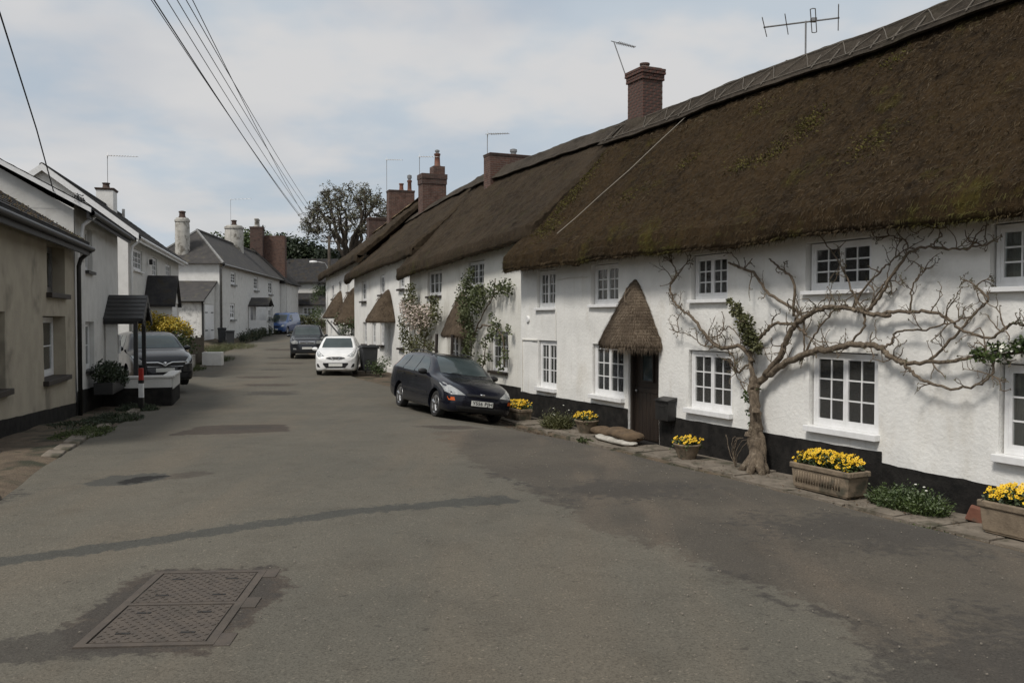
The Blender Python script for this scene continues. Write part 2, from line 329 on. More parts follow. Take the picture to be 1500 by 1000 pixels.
def g(x,y):
    p=(xr_wall(y)-x)*.91; w=ss(.7,3.8,p)
    z=gr(y)*(1-w)+gl(y)*w
    z+=.75*ss(.5,3.5,xl_road(y)-x)*ss(48,60,y)
    return z
bm_=MB(); xs=[-1500,-600,-250,-120,-70,-45]+[-36+1.5*i for i in range(36)]+[22,35,60,120,250,600,1500]; ys=[-300,-100,-40,-15]+[-8+2*i for i in range(58)]+[125,150,200,300,600,1500]
bm_.grid([[(x,y,g(x,y)-.06) for y in ys] for x in xs][::-1])
tag(bm_.obj('ground',M['dirt'],smooth=True),kind='structure')
# road: one sheet between the kerb lines; old repairs, stains and a darker band are attributes of its surface
def xr_road(y):
    off=lin([(-60,1.08),(20,1.08),(23,1.5),(33,1.9),(44,1.6),(60,1.5),(95,1)])(y)
    return xr_wall(y)-off
yr_=[-12+.75*i for i in range(20)]; 
while yr_[-1]<105: yr_.append(yr_[-1]+(.09 if yr_[-1]<17 else .16 if yr_[-1]<24 else .35 if yr_[-1]<50 else .7))
NC=150; RX=np.zeros((len(yr_),NC+1)); RY=RX.copy(); RZ=RX.copy()
for i,y in enumerate(yr_):
    a,b=xl_road(y),xr_road(y)
    for j in range(NC+1):
        x=a+(b-a)*j/NC; RX[i,j]=x; RY[i,j]=y; RZ[i,j]=g(x,y)+.012*fbm((x,y,0),.8)+.003*noise.noise(Vector((x*6,y*6,3)))-.004
MARK={k:np.zeros(RX.shape) for k in ('rough','brown','tar','dark','hole')}
def mark(kind,poly,rag=.05,seed=0,soft=.12):
    """ragged, feathered outline of a repair or stain"""
    pl=np.array(poly,float); x0,y0=pl.min(0)-.5-soft; x1,y1=pl.max(0)+.5+soft
    I,J=np.nonzero((RX>x0)&(RX<x1)&(RY>y0)&(RY<y1)); WX=RX[I,J].copy(); WY=RY[I,J].copy()
    for n_ in range(len(I)):
        q=noise.noise_vector(Vector((WX[n_]*2.6,WY[n_]*2.6,seed)))*rag+noise.noise_vector(Vector((WX[n_]*8,WY[n_]*8,seed)))*rag*.6; WX[n_]+=q.x; WY[n_]+=q.y
    D=np.full(WX.shape,1e9); ins=np.zeros(WX.shape,bool); n=len(pl)
    for i in range(n):
        ax,ay=pl[i]; bx,by=pl[(i+1)%n]; ex,ey=bx-ax,by-ay; t=np.clip(((WX-ax)*ex+(WY-ay)*ey)/(ex*ex+ey*ey),0,1)
        D=np.minimum(D,np.hypot(WX-ax-t*ex,WY-ay-t*ey)); c=((ay>WY)!=(by>WY))
        with np.errstate(divide='ignore',invalid='ignore'): xi=(bx-ax)*(WY-ay)/(by-ay)+ax
        ins^=c&(WX<xi)
    MARK[kind][I,J]=np.maximum(MARK[kind][I,J],np.clip(np.where(ins,D,-D)/soft+.5,0,1))
mark('rough',[(-1.3,14.3),(-.55,11.4),(-.35,10.4),(.05,9.3),(.5,8.2),(.95,7.1),(1.45,6.05),(1.9,5.1),(2.6,3),(9.5,-.5),(12,2),(9,8),(6.5,13),(4.5,18),(.8,16.8),(.2,15.3)],.25,2,.35)
mark('brown',[(-5.3,13.6),(-5.5,15.9),(-4.15,16.2),(-3.6,14.35)],.07,3,.12)
mark('dark',[(-5.0,15.1),(-4.6,15.75),(-4.15,15.5),(-4.3,14.9),(-4.7,14.7)],.25,31,.7)
mark('tar',[(-5.6,4.9),(-3.76,6.46),(-2.6,7.36),(-1.25,8.28),(-.1,8.83),(.1,8.5),(-.1,8.42),(-1.2,8.0),(-2.5,7.1),(-3.62,6.23),(-5.3,4.5)],.05,5,.13)  # darker grey band slanting across the near road
mark('brown',[(-1.75,15.7),(-.86,15.95),(-.45,15.1),(-1.2,14.85)],.12,6,.25)
mark('tar',[(-4.65,9.5),(-4.45,9.95),(-4.1,10.12),(-3.85,10.0),(-3.9,9.6),(-4.15,9.3),(-4.45,9.3)],.07,7,.13)  # tar patch around the pothole
mark('rough',[(-3.95,10.05),(-3.6,10.2),(-3.4,10.1),(-3.5,9.85),(-3.86,9.62)],.06,8,.13)
mark('hole',[(-4.28,9.5),(-4.22,9.85),(-4.05,9.95),(-3.83,9.98),(-3.95,9.78),(-3.98,9.52),(-4.1,9.42)],.05,9,.12)
mark('dark',[(.25,9.0),(.9,9.5),(2.0,9.35),(1.6,8.8),(.7,8.55)],.3,10,.6)
mark('dark',[(2.0,7.6),(2.9,8.0),(4.0,7.4),(3.4,6.6),(2.4,6.9)],.35,11,.9)
mark('dark',[(1.2,14.0),(2.0,14.0),(3.6,11.0),(4.5,9.4),(4.2,9.2),(2.7,11.5)],.35,12,.8)
mark('dark',[(1.6,4.2),(3.0,5.2),(3.6,4.2),(2.4,3.2)],.35,13,.9)
mark('dark',[(-5.6,8.9),(-5.0,9.0),(-4.9,8.5),(-5.4,8.3)],.2,15,.5)
for q,(x0,y0,w,h) in enumerate([(-10.2,33,1.6,.9),(-10.9,38,1.3,.8),(-11.9,43,1.7,.9),(-13.2,48,1.8,1.1),(-15.2,55,2.4,1.6),(-7.6,25.5,1.3,1.2),(-8.8,29,1.5,.9)]):
    mark('dark' if q%2 else 'brown',[(x0,y0),(x0-.25*h,y0+h),(x0+w-.25*h,y0+h+.1),(x0+w,y0)],.2,40+q,.8)
mark('brown',[(-2.5,6.12),(-1.62,6.2),(-1.45,5.7),(-1.6,4.62),(-2.35,4.6),(-2.55,4.9)],.05,16,.16)
mark('dark',[(-2.5,6.1),(-1.66,6.18),(-1.5,5.7),(-1.64,4.68),(-2.05,4.6),(-3.2,4.42),(-3.3,4.52),(-2.5,4.95),(-2.45,5.6)],.1,14,.22)
for k_,(x,y,dx_,dy_) in enumerate([(-.4,10.6,.9,-2.4),(1.3,6.3,.7,-1.4),(3.0,9.8,1.6,-1.3)]):
    mark('dark',[(x,y),(x+dx_,y+dy_),(x+dx_+.05,y+dy_+.05),(x+.05,y+.05)],.22,50+k_,.12)
rb=MB(); nv=NC+1; rb.v=[(float(RX[i,j]),float(RY[i,j]),float(RZ[i,j])) for i in range(len(yr_)) for j in range(nv)]
rb.f=[t for i in range(len(yr_)-1) for j in range(NC) for t in ((i*nv+j,i*nv+j+1,(i+1)*nv+j+1),(i*nv+j,(i+1)*nv+j+1,(i+1)*nv+j))]; rb.m=[0]*len(rb.f)
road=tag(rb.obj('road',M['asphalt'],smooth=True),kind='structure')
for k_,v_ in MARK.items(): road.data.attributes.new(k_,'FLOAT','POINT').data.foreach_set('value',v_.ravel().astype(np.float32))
ROADTREE=BVHTree.FromPolygons(rb.v,rb.f)
def groad(x,y):
    h=ROADTREE.ray_cast(Vector((x,y,50)),Vector((0,0,-1))); return h[0].z if h[0] else g(x,y)
# twin access cover
mh=empty('access_cover',(-2.02,5.4,groad(-2.02,5.4)+.002),label='twin rectangular cast iron access covers with raised tread set in the near road',cat='manhole',rz=R(4)); mh.scale=(.80,.95,1)
mh.rotation_euler=(math.atan2(groad(-2,6.1)-groad(-2,4.7),1.4),-math.atan2(groad(-1.6,5.4)-groad(-2.4,5.4),.8),R(4))
b=MB()
for (x0,x1,y0,y1) in [(-.46,-.40,-.74,.74),(.40,.46,-.74,.74),(-.40,.40,-.74,-.69),(-.40,.40,.69,.74),(-.40,.40,-.02,.02)]: b.b2(x0,x1,y0,y1,-.02,.006)
for y in (-.66,.0,.66): b.b2(.462,.57,y-.10,y+.10,-.02,.005)
b.obj('frame',M['iron'],mh)
for sgn in (-1,1):
    b=MB(); b.b2(-.385,.385,sgn*.355-.32,sgn*.355+.32,-.02,.004)
    for i in range(19):
        for j in range(16):
            if (i+j)%2: continue
            b.box((-.36+i*.04,sgn*.355-.30+j*.04,.0055),(.03,.013,.004),M=Matrix.Rotation(R(45 if (i//1+j//2)%2 else -45),3,'Z'))
    pl=b.obj('cover_plate',M['iron'],mh)
    for (x,y) in [(-.22,-.18),(.22,-.18),(-.22,.18),(.22,.18)]: MB().b2(x-.05,x+.05,sgn*.355+y-.012,sgn*.355+y+.012,.004,.0075).obj('keyhole',M['hole'],pl)
# ---------------------------------------------------------------- building helpers
def wall_panel(parent,name,x0,x1,z0,zt0,zt1,ops,mat,rev=.22,amp=.012,step=.16,yoff=0,seed=0,edge=True):
    zm=max(zt0,zt1); ex=set([x0,x1]); ez=set([z0,zm])
    for o in ops: ex|={o[0],o[1]}; ez|={o[2],o[3]}
    def fill(s):
        s=sorted(s); r=[]
        for a,b in zip(s,s[1:]):
            if b-a<1e-4: continue
            k=max(1,round((b-a)/step)); r+=[a+(b-a)*i/k for i in range(k)]
        return r+[s[-1]]
    X=fill(ex); Z=fill(ez); v=[];f=[];idx={}
    def yd(x,z): return yoff+amp*(fbm((x*.9,z*.9,seed),1,3)+.35*fbm((x*5,z*5,seed+9),1,2))
    for i,x in enumerate(X):
        zt=zt0+(zt1-zt0)*(x-x0)/(x1-x0)
        for j,z in enumerate(Z):
            zz=min(z,zt)+((.014*fbm((x*2.5,seed,4),1,3)+.006*fbm((x*11,seed,1),1,2)) if name=='plinth' and z>=zt-.02 else 0); idx[i,j]=len(v); v.append((x,yd(x,zz),zz))
    for i in range(len(X)-1):
        for j in range(len(Z)-1):
            cx=(X[i]+X[i+1])/2; cz=(Z[j]+Z[j+1])/2
            if any(o[0]<cx<o[1] and o[2]<cz<o[3] for o in ops): continue
            f.append((idx[i,j],idx[i+1,j],idx[i+1,j+1],idx[i,j+1]))
    near=lambda a,b: abs(a-b)<1e-5
    for o in ops:
        ii=[i for i,x in enumerate(X) if o[0]-1e-5<=x<=o[1]+1e-5]; jj=[j for j,z in enumerate(Z) if o[2]-1e-5<=z<=o[3]+1e-5]
        loop=[idx[i,jj[0]] for i in ii]+[idx[ii[-1],j] for j in jj[1:]]+[idx[i,jj[-1]] for i in ii[::-1][1:]]+[idx[ii[0],j] for j in jj[::-1][1:-1]]
        b0=len(v); 
        for k in loop: v.append((v[k][0],yoff+rev,v[k][2]))
        n=len(loop)
        for k in range(n): f.append((loop[k],b0+k,b0+(k+1)%n,loop[(k+1)%n]))
    m=MB(); m.add(v,f); return m.obj(name,mat,parent,smooth=True,angle=40)
PANE={}
def pane_mesh(w,h,mat):
    k=(round(w,3),round(h,3),mat.name)
    if k not in PANE: PANE[k]=MB().box((0,0,0),(w,.004,h)).mesh('pane',mat)
    return PANE[k]
def window(parent,x0,x1,z0,z1,y,leaves=2,cols=2,rows=3,sill=.07,sillmat=None,mat=None,fw=.05,lf=.045,bar=.022,curtain=None,shut=None,sillw=.08,rnd=True):
    mat=mat or M['white_paint']; b=MB(); t=.06
    b.b2(x0,x0+fw,y,y+t,z0,z1); b.b2(x1-fw,x1,y,y+t,z0,z1); b.b2(x0+fw,x1-fw,y,y+t,z1-fw,z1); b.b2(x0+fw,x1-fw,y,y+t,z0,z0+fw*1.2)
    ia,ib,ja,jb=x0+fw,x1-fw,z0+fw*1.2,z1-fw; lw=(ib-ia)/leaves; panes=[]
    for l in range(leaves):
        a=ia+l*lw; c=a+lw; yy=y+.006
        b.b2(a+.001,a+lf,yy,yy+t-.012,ja,jb); b.b2(c-lf,c-.001,yy,yy+t-.012,ja,jb); b.b2(a+lf,c-lf,yy,yy+t-.012,jb-lf,jb); b.b2(a+lf,c-lf,yy,yy+t-.012,ja,ja+lf*1.25)
        pa,pb,qa,qb=a+lf,c-lf,ja+lf*1.25,jb-lf
        for k in range(1,cols): x=pa+(pb-pa)*k/cols; b.b2(x-bar/2,x+bar/2,y+.016,y+.042,qa-.005,qb+.005)
        for k in range(1,rows): z=qa+(qb-qa)*k/rows; b.b2(pa-.005,pb+.005,y+.020,y+.038,z-bar/2,z+bar/2)
        for i in range(cols):
            for j in range(rows):
                panes.append((pa+(pb-pa)*(i+.5)/cols,qa+(qb-qa)*(j+.5)/rows,(pb-pa)/cols-bar*.6,(qb-qa)/rows-bar*.6))
    o=b.obj('window',mat,parent)
    for (px,pz,w,h) in panes:
        link('pane',pane_mesh(w,h,M['glass']),o,(px,y+.029,pz),(random.uniform(-.012,.012),0,random.uniform(-.012,.012)) if rnd else None)
    if sill:
        MB().b2(x0-.06,x1+.06,-sillw,y+.02,z0-sill,z0-.002).obj('sill',sillmat or mat,o,bevel=.006)
    for (ca,cb) in (curtain or []):
        P=[];n=26
        for i in range(n+1):
            x=x0+(x1-x0)*(ca+(cb-ca)*i/n); yy=y+.13+.02*math.sin(i*1.7)+.008*math.sin(i*4.1)
            P.append([(x,yy,z0+.03),(x+.01*math.sin(i),yy+.01,(z0+z1)/2),(x,yy,z1)])
        MB().grid(P).obj('curtain',M['curtain'],o,smooth=True)
    return o
def interior(parent,x0,x1,z0,z1,d=1.3,y0=.26):
    b=MB(); b.add([(x0,d,z0),(x1,d,z0),(x1,d,z1),(x0,d,z1),(x0,y0,z0),(x1,y0,z0),(x1,y0,z1),(x0,y0,z1)],[(0,1,2,3),(0,4,5,1),(3,2,6,7),(0,3,7,4),(1,5,6,2)])
    zm=(z0+z1)/2; b.b2(x0+.01,x1-.01,y0+.02,d-.01,zm-.06,zm+.06)
    return b.obj('interior',M['interior'],parent)
def thatch(parent,x0,x1,e0,e1,r0,r1,mat,th=.32,seed=0,sx=.11,ns=58,name='thatch_roof',sag=.10,back=.6):
    """thick thatch shell; e=(y,z) of the eave's lower lip, r=(y,z) of the ridge at both ends"""
    nx=max(8,int((x1-x0)/sx)); OUT=[];INN=[]; rr_=random.Random(seed)
    for i in range(nx+1):
        u=i/nx; x=x0+(x1-x0)*u
        wob=.05*fbm((x*.5,seed,1.7))
        ye,ze=e0[0]+(e1[0]-e0[0])*u,e0[1]+(e1[1]-e0[1])*u+wob*.8; yr,zr=r0[0]+(r1[0]-r0[0])*u,r0[1]+(r1[1]-r0[1])*u+wob
        dy,dz=yr-ye,zr-(ze+th); ln=math.hypot(dy,dz); ny,nz=-dz/ln,dy/ln
        end=min(x-x0,x1-x); rnd=-.09*max(0,1-end/.14)**2
        o=[]; o.append((ye+.40,ze+.28)); o.append((ye+.22,ze+.06)); o.append((ye+.06,ze-.01)); o.append((ye-.015,ze+.015)); o.append((ye-.035,ze+.09)); o.append((ye-.015,ze+.22))
        for k in range(ns+1):
            t=k/ns; s=-sag*4*t*(1-t)*.5; o.append((ye+dy*t+ny*s,ze+th+dz*t+nz*s))
        o[-1]=(o[-1][0],o[-1][1]-.03); o.append((yr+.10,zr-.06)); 
        nb=8
        for k in range(1,nb+1):
            t=k/nb; o.append((yr+.1+(dy*back)*t,zr-.06-dz*back*t))
        row=[]
        for q,(yy,zz) in enumerate(o):
            slope=q>=4
            sl=q*ln/ns; d=.030*fbm((x*.55,sl,seed),1,2)+.030*fbm((x*2.4,sl*2.0,seed+3),1,3)+((.026*fbm((x*7.5,sl*3.4,seed+5),1,3)+.009*rr_.gauss(0,1)) if slope else .014*fbm((x*9,q,seed),1,2)+.006*rr_.gauss(0,1))
            d+=rnd
            row.append((x+.02*fbm((x*4,q*.4,seed+8),1,2),yy+ny*d,zz+nz*d))
        OUT.append(row); INN.append([(x,max(yy-ny*(th*.75),ye+.42) if q<6 else yy-ny*th*.75,zz-nz*th*.75 if q>=6 else ze+.30) for q,(yy,zz) in enumerate(o)])
    b=MB(); n=len(OUT[0])
    b.grid([r[::-1] for r in OUT][::-1])
    for s in (0,-1):
        k=len(b.v); b.add(OUT[s]+INN[s],[((i,i+1,n+i+1,n+i) if s==0 else (i,n+i,n+i+1,i+1)) for i in range(n-1)])
    o=b.obj(name,mat,parent,smooth=True,angle=70)
    return o,OUT
def straws(parent,OUT,n,mat,ln=(.05,.16),q0=2,q1=None,seed=0,lift=.5,eave=0,name='loose_straw',width=.0035):
    rs=random.Random(seed); b=MB(); nx=len(OUT); q1=q1 or len(OUT[0])-11
    def one(p,d,l,wv):
        p=Vector(p); d=d.normalized(); w=d.cross(wv); w=w.normalized()*width if w.length>1e-4 else Vector((width,0,0))
        b.add([p-w,p+w,p+d*l],[(0,1,2)])
    for k in range(n):
        i=rs.randrange(nx-1); q=rs.randint(q0,q1-1)
        A=Vector(OUT[i][q]).lerp(Vector(OUT[i+1][q]),rs.random()); dn=(Vector(OUT[i][q])-Vector(OUT[i][q+1])); A=A-dn*rs.random()
        ac=Vector(OUT[i+1][q])-Vector(OUT[i][q]); nr=ac.cross(dn).normalized()
        if nr.y>0 and q>4: nr=-nr
        d=dn.normalized()+nr*rs.uniform(.02,lift)+ac.normalized()*rs.gauss(0,.28)
        one(A-nr*.004,d,rs.uniform(*ln),nr)
    for k in range(eave):
        i=rs.randrange(nx-1); q=rs.randint(1,5); A=Vector(OUT[i][q]).lerp(Vector(OUT[i+1][q]),rs.random())
        one(A+Vector((0,.02,.02)),Vector((rs.gauss(0,.3),rs.uniform(-1,-.1),rs.uniform(-1,-.3))),rs.uniform(.04,.13),Vector((rs.gauss(0,1),rs.gauss(0,1),rs.gauss(0,1))))
    return tag(b.obj(name,mat,parent),kind='stuff')
ROD={}
def rod(parent,p,q,r=.011,name='hazel_rod',mat=None):
    p,q=Vector(p),Vector(q); d=q-p
    if r not in ROD: ROD[r]=MB().tube([(0,0,0),(.004,.003,.35),(-.004,0,.7),(0,0,1)],r,5).mesh('hazel_rod',mat or M['hazel'])
    o=link(name,ROD[r],parent,p,d.to_track_quat('Z','Y').to_euler(),(1,1,d.length)); return o
def ridge_cap(parent,x0,x1,r0,r1,pitch,mat,w=.95,lift=.06,seed=0,rods=True,front=True):
    nx=int((x1-x0)/.14); P=[]; cy,cz=math.cos(pitch),math.sin(pitch); m=12
    for i in range(nx+1):
        u=i/nx; x=x0+(x1-x0)*u; yr=r0[0]+(r1[0]-r0[0])*u; zr=r0[1]+(r1[1]-r0[1])*u+.05*fbm((x*.5,seed,1.7)); row=[]
        for k in range(-m,m+1):
            s=w*k/m; a=abs(s); rndd=.10*math.exp(-(a/.12)**2)
            lf=lift+.012*fbm((x*3,k*.4,seed),1,3)
            y=yr+(s*cy)+(cz*lf*(1 if s>0 else -1) if k else 0); z=zr-a*cz+cy*lf-rndd+.03
            row.append((x,y,z))
        e0=row[0]; e1=row[-1]
        row=[(x,e0[1]+.05,e0[2]-.02)]+row+[(x,e1[1]-.05,e1[2]-.02)]
        P.append(row)
    b=MB(); b.grid([r[::-1] for r in P][::-1]); o=b.obj('ridge_cap',mat,parent,smooth=True,angle=60)
    if rods:
        def pt(x,s):
            u=(x-x0)/(x1-x0); yr=r0[0]+(r1[0]-r0[0])*u; zr=r0[1]+(r1[1]-r0[1])*u+.05*fbm((x*.5,seed,1.7)); lf=lift+.022
            return (x,yr-s*cy-cz*lf,zr-s*cz+cy*lf+.03)
        x=x0+.1
        while x<x1-1.3:
            for s in (.30,.86): rod(o,pt(x,s+.01*random.random()),pt(x+1.3,s+.01*random.random()))
            x+=1.25
        x=x0+.2; fl=0
        while x<x1-.6:
            rod(o,pt(x,.30 if fl else .86),pt(x+.46,.86 if fl else .30),.009)
            if random.random()<.7: rod(o,pt(x+.1,.55),pt(x+.14,.95),.013)
            x+=.46; fl^=1
    return o
def canopy(parent,xc,z0,z1,half,proj,seed=0,bell=.75,name='porch_canopy',nstraw=1500):
    """thatched half-cone hood over a door, flat against the wall (y=0)"""
    n=30; m=22; OUT=[]; prof=[(.62,z0+.10),(.80,z0+.02),(.93,z0-.01),(1.0,z0+.02),(1.015,z0+.09)]
    for k in range(1,m+1):
        t=k/m; prof.append(((1.0-t)**bell*.985+.035,z0+.09+(z1-z0-.09)*t**1.02))
    for i in range(n+1):
        a=math.pi*i/n; row=[]
        for q,(r,z) in enumerate(prof):
            rr=r*(1+.05*fbm((math.cos(a)*2,z*2,seed),1,3)+.025*fbm((i*.9,z*9,seed),1,2))
            row.append((xc-half*rr*math.cos(a),-.0-proj*rr*math.sin(a)-.02,z+.012*fbm((i*.6,q,seed),1,2)))
        OUT.append(row)
    b=MB(); b.grid([r for r in OUT]); o=b.obj(name,M['thatch_porch'],parent,smooth=True,angle=70,fixn=True)
    rs=random.Random(seed); sb=MB()
    for k in range(nstraw):
        i=rs.randrange(n); q=rs.randint(2,len(prof)-2); A=Vector(OUT[i][q]).lerp(Vector(OUT[i+1][q]),rs.random()); dn=(Vector(OUT[i][q-1])-Vector(OUT[i][q])).normalized()
        if q<5: dn=Vector((0,0,-1))
        nr=Vector((A.x-xc,A.y,.2)).normalized(); d=(dn+nr*rs.uniform(.02,.35)+Vector((rs.gauss(0,.2),rs.gauss(0,.2),0))).normalized(); w=d.cross(nr); w=w.normalized()*.003
        l=rs.uniform(.05,.15); sb.add([A-w,A+w,A+d*l],[(0,1,2)])
    tag(sb.obj('loose_straw',M['straw_porch'],o),kind='stuff')
    for (aa,ab,ta,tb) in [(.62,.42,.62,.86),(.38,.58,.62,.86)]:
        pts=[]
        for k in range(7):
            a=math.pi*(aa+(ab-aa)*k/6); q=5+int((ta+(tb-ta)*k/6)*(m-1)); r,z=prof[q]; pts.append((xc-half*(r+.03)*math.cos(a),-proj*(r+.05)*math.sin(a)-.03,z+.01))
        MB().tube(pts,.012,5).obj('hazel_rod',M['straw_porch'],o)
    return o
def chimney(parent,name,x,y,z0,z1,w,d,mat,capmat=None,cap=.10,pots=(),over=.05,round_top=False):
    b=MB(); b.b2(x-w/2,x+w/2,y-d/2,y+d/2,z0,z1-cap*2); o=b.obj(name,mat,parent)
    c=MB(); c.b2(x-w/2-over*.6,x+w/2+over*.6,y-d/2-over*.6,y+d/2+over*.6,z1-cap*2,z1-cap); c.b2(x-w/2-over,x+w/2+over,y-d/2-over,y+d/2+over,z1-cap,z1); c.obj('cap',capmat or mat,o,bevel=.012)
    for (px,h,r,pm) in pots:
        p=MB(); p.lathe([(r*1.15,0),(r*1.15,.05),(r,.07),(r*.9,h*.8),(r*1.12,h*.85),(r*1.12,h),(r*.75,h),(r*.7,h*.5)],(x+px,y,z1),14); p.obj('chimney_pot',pm,o,smooth=True,angle=50)
    return o
def aerial(loc,h,boom,rz,label,n=9,lean=(0,0),elem=.32,tilt=-.06,cross=True):
    r=empty('tv_aerial',loc,0,label,'aerial')
    top=Vector((lean[0],lean[1],h)); MB().tube([(0,0,0),top*.5,top],.014,6).obj('mast',M['metal_grey'],r)
    d=Vector((math.cos(rz),math.sin(rz),tilt)); side=Vector((-math.sin(rz),math.cos(rz),0))
    MB().tube([top-d*.08,top+d*boom],.011,5).obj('boom',M['metal_grey'],r)
    for i in range(n):
        p=top+d*(.12+(boom-.14)*i/(n-1)); e=elem*(1-.4*i/n); MB().tube([p-side*e/2,p+side*e/2],.009,4).obj('element',M['metal_grey'],r)
    if cross:
        p=top+d*.03
        for s in (-1,1): MB().tube([p,p+Vector((d.x*-.05,d.y*-.05,.16*s))+side*.05],.007,4).obj('reflector_arm',M['metal_grey'],r)
    return r
def leafcloud(n,centers,size,mb,rs,flat=.0,ani=(1,1,1)):
    """small folded leaves scattered through a set of spheres (x,y,z,r)"""
    wts=[c[3]**2 for c in centers]
    for k in range(n):
        c=rs.choices(centers,wts)[0]
        v=Vector((rs.gauss(0,1),rs.gauss(0,1),rs.gauss(0,1))).normalized()*c[3]*rs.random()**.45
        p=Vector((c[0]+v.x*ani[0],c[1]+v.y*ani[1],c[2]+v.z*ani[2])); s=size*rs.uniform(.6,1.3)
        a=Vector((rs.gauss(0,1),rs.gauss(0,1),rs.gauss(0,.7))).normalized(); bq=a.orthogonal().normalized(); bq.rotate(Matrix.Rotation(rs.random()*6.28,3,a)); 
        mb.add([p,p+a*s*.5+bq*s*.32,p+a*s,p+a*s*.5-bq*s*.32],[(0,1,2),(0,2,3)])
# ---------------------------------------------------------------- right row: cottage A (near)
angA=R(-64.8626)
A=empty('thatched_cottage',(.224,22.42,-.25),angA,'long whitewashed thatched cottage with bare wisteria on its front, nearest on the right','cottage')
def Aw(x,y,z): return A.matrix_basis@Vector((x,y,z))
opsU=[(.90,1.86,2.68,3.60),(3.50,4.62,2.72,3.60),(7.08,8.10,2.76,3.58),(9.92,11.18,2.84,3.58),(12.98,14.2,2.80,3.58)]
opsL=[(.96,1.92,.78,1.92),(3.56,4.84,.80,1.90),(7.0,8.24,.82,1.88),(10.02,11.32,.83,1.96),(13.12,14.4,.82,1.92)]
door=(5.0,6.08,.02,1.90)
wall_panel(A,'front_wall',0,17.6,-.2,3.95,3.95,opsU+opsL+[door],M['plaster'],rev=.26,amp=.02,step=.14,seed=1)
for i,(a,b,c,d) in enumerate(opsU):
    window(A,a+.03,b-.03,c+.02,d-.02,.07+.02*(i%2),curtain=[[(0,.3),(.7,1)],[(0,.45),(.55,1)],[(0,.35)],[(0,.1)],[(0.02,.45)]][i],sill=.06)
for i,(a,b,c,d) in enumerate(opsL):
    window(A,a+.03,b-.03,c+.02,d-.02,.06,curtain=[[(0,.25),(.75,1)],[(0,.14)],[(0,.09),(.9,1)],[(.0,.07),(.94,1)],[(0,.12)]][i],sill=.09,sillw=.10)
interior(A,.05,17.5,.05,3.7,1.6)
# side and back walls
b=MB(); b.b2(.01,.25,.012,5.9,-.2,3.9); b.prism([(.0,3.9),(6,3.9),(3.0,7.2)],.02,.24,axis='x'); b.obj('side_wall',M['plaster_stained'],A)
b=MB(); b.b2(17.3,17.59,.012,5.9,-.2,3.9); b.prism([(.0,3.9),(6,3.9),(3.0,7.2)],17.32,17.58,axis='x'); b.obj('side_wall',M['plaster_stained'],A)
MB().b2(0,17.6,5.9,6.2,-.2,4.3).obj('back_wall',M['plaster_stained'],A)
# plinth in two heights
wall_panel(A,'plinth',0.0,5.0,-.22,.60,.625,[],M['plinth_black'],amp=.02,step=.14,yoff=-.012,seed=1)
wall_panel(A,'plinth',6.1,11.4,-.22,.61,.62,[],M['plinth_black'],amp=.02,step=.14,yoff=-.012,seed=1)
wall_panel(A,'plinth',11.4,17.6,-.22,.47,.40,[],M['plinth_black'],amp=.02,step=.14,yoff=-.011,seed=1)
# door
D=MB().b2(5.06,6.02,.14,.20,.03,1.86).obj('door',M['dark_wood'],A)
b=MB(); b.b2(5.0,5.07,.05,.16,.02,1.90); b.b2(6.01,6.08,.05,.16,.02,1.90); b.b2(5.07,6.01,.05,.16,1.84,1.90); b.obj('frame',M['dark_wood'],D)
for k in range(7): MB().b2(5.075+k*.133,5.075+k*.133+.126,.122,.142,.05,.98).obj('plank',M['dark_wood'],D)
MB().b2(5.07,6.01,.112,.141,.985,1.07).obj('rail',M['dark_wood'],D)
MB().b2(5.36,5.70,.118,.139,1.22,1.72).obj('pane',M['car_glass'],D)
b=MB(); b.b2(5.33,5.36,.105,.139,1.19,1.75); b.b2(5.70,5.73,.105,.139,1.19,1.75); b.b2(5.36,5.70,.105,.139,1.72,1.75); b.b2(5.36,5.70,.105,.139,1.19,1.22); b.obj('pane_frame',M['dark_wood'],D)
MB().lathe([(.0,-.05),(.028,-.04),(.03,-.02),(.012,-.01),(.012,.02)],(5.16,.115,1.0),12,axis='y').obj('knob',M['metal_grey'],D,smooth=True)
canopy(A,5.28,1.86,3.22,.92,.62,seed=3,bell=.86,nstraw=6500)
MB().b2(5.0,6.08,-.16,.2,-.2,.028).obj('door_step',M['plinth_black'],A,bevel=.01)
# blocked doorway outline, wall plaque, vent, surface cable
b=MB(); b.b2(.10,.125,-.028,.0,.64,1.93); b.b2(.125,.93,-.028,.0,1.905,1.93); b.obj('blocked_door_bead',M['plaster_stained'],A)
MB().lathe([(.0,-.04),(.07,-.04),(.085,-.025),(.085,.02)],(.42,0,2.42),20,axis='y').obj('wall_plaque',M['white_paint'],A,smooth=True,angle=40)
MB().b2(2.82,2.98,-.10,.02,3.60,3.76).obj('eave_bracket',M['dark_wood'],A)
MB().tube([(2.0,-.03,3.34),(2.6,-.032,3.37),(3.4,-.03,3.35)],.008,5).obj('surface_cable',M['plaster_stained'],A); MB().tube([(1.92,-.032,1.95),(1.93,-.03,2.6)],.007,5).obj('surface_cable',M['plaster_stained'],A)
roofA,OA=thatch(A,-.05,17.9,(-.50,3.62),(-.50,3.60),(3.0,7.60),(3.0,7.68),M['thatch_old'],th=.36,seed=11,sx=.06,ns=104,sag=.12)
straws(roofA,OA,46000,M['straw_dark'],(.04,.13),4,102,seed=5,lift=.6,width=.006)
straws(roofA,OA,10,M['straw_dark'],(.03,.10),2,72,seed=55,lift=.45,eave=11000,name='eave_straw',width=.005)
straws(roofA,OA,420,M['straw'],(.08,.24),8,100,seed=6,lift=.25,width=.005)
pitA=math.atan2(7.5-3.98,3.5)
ridge_cap(A,-.1,17.9,(3.0,7.62),(3.0,7.70),pitA,M['thatch_grey'],w=1.0,lift=.045,seed=11)
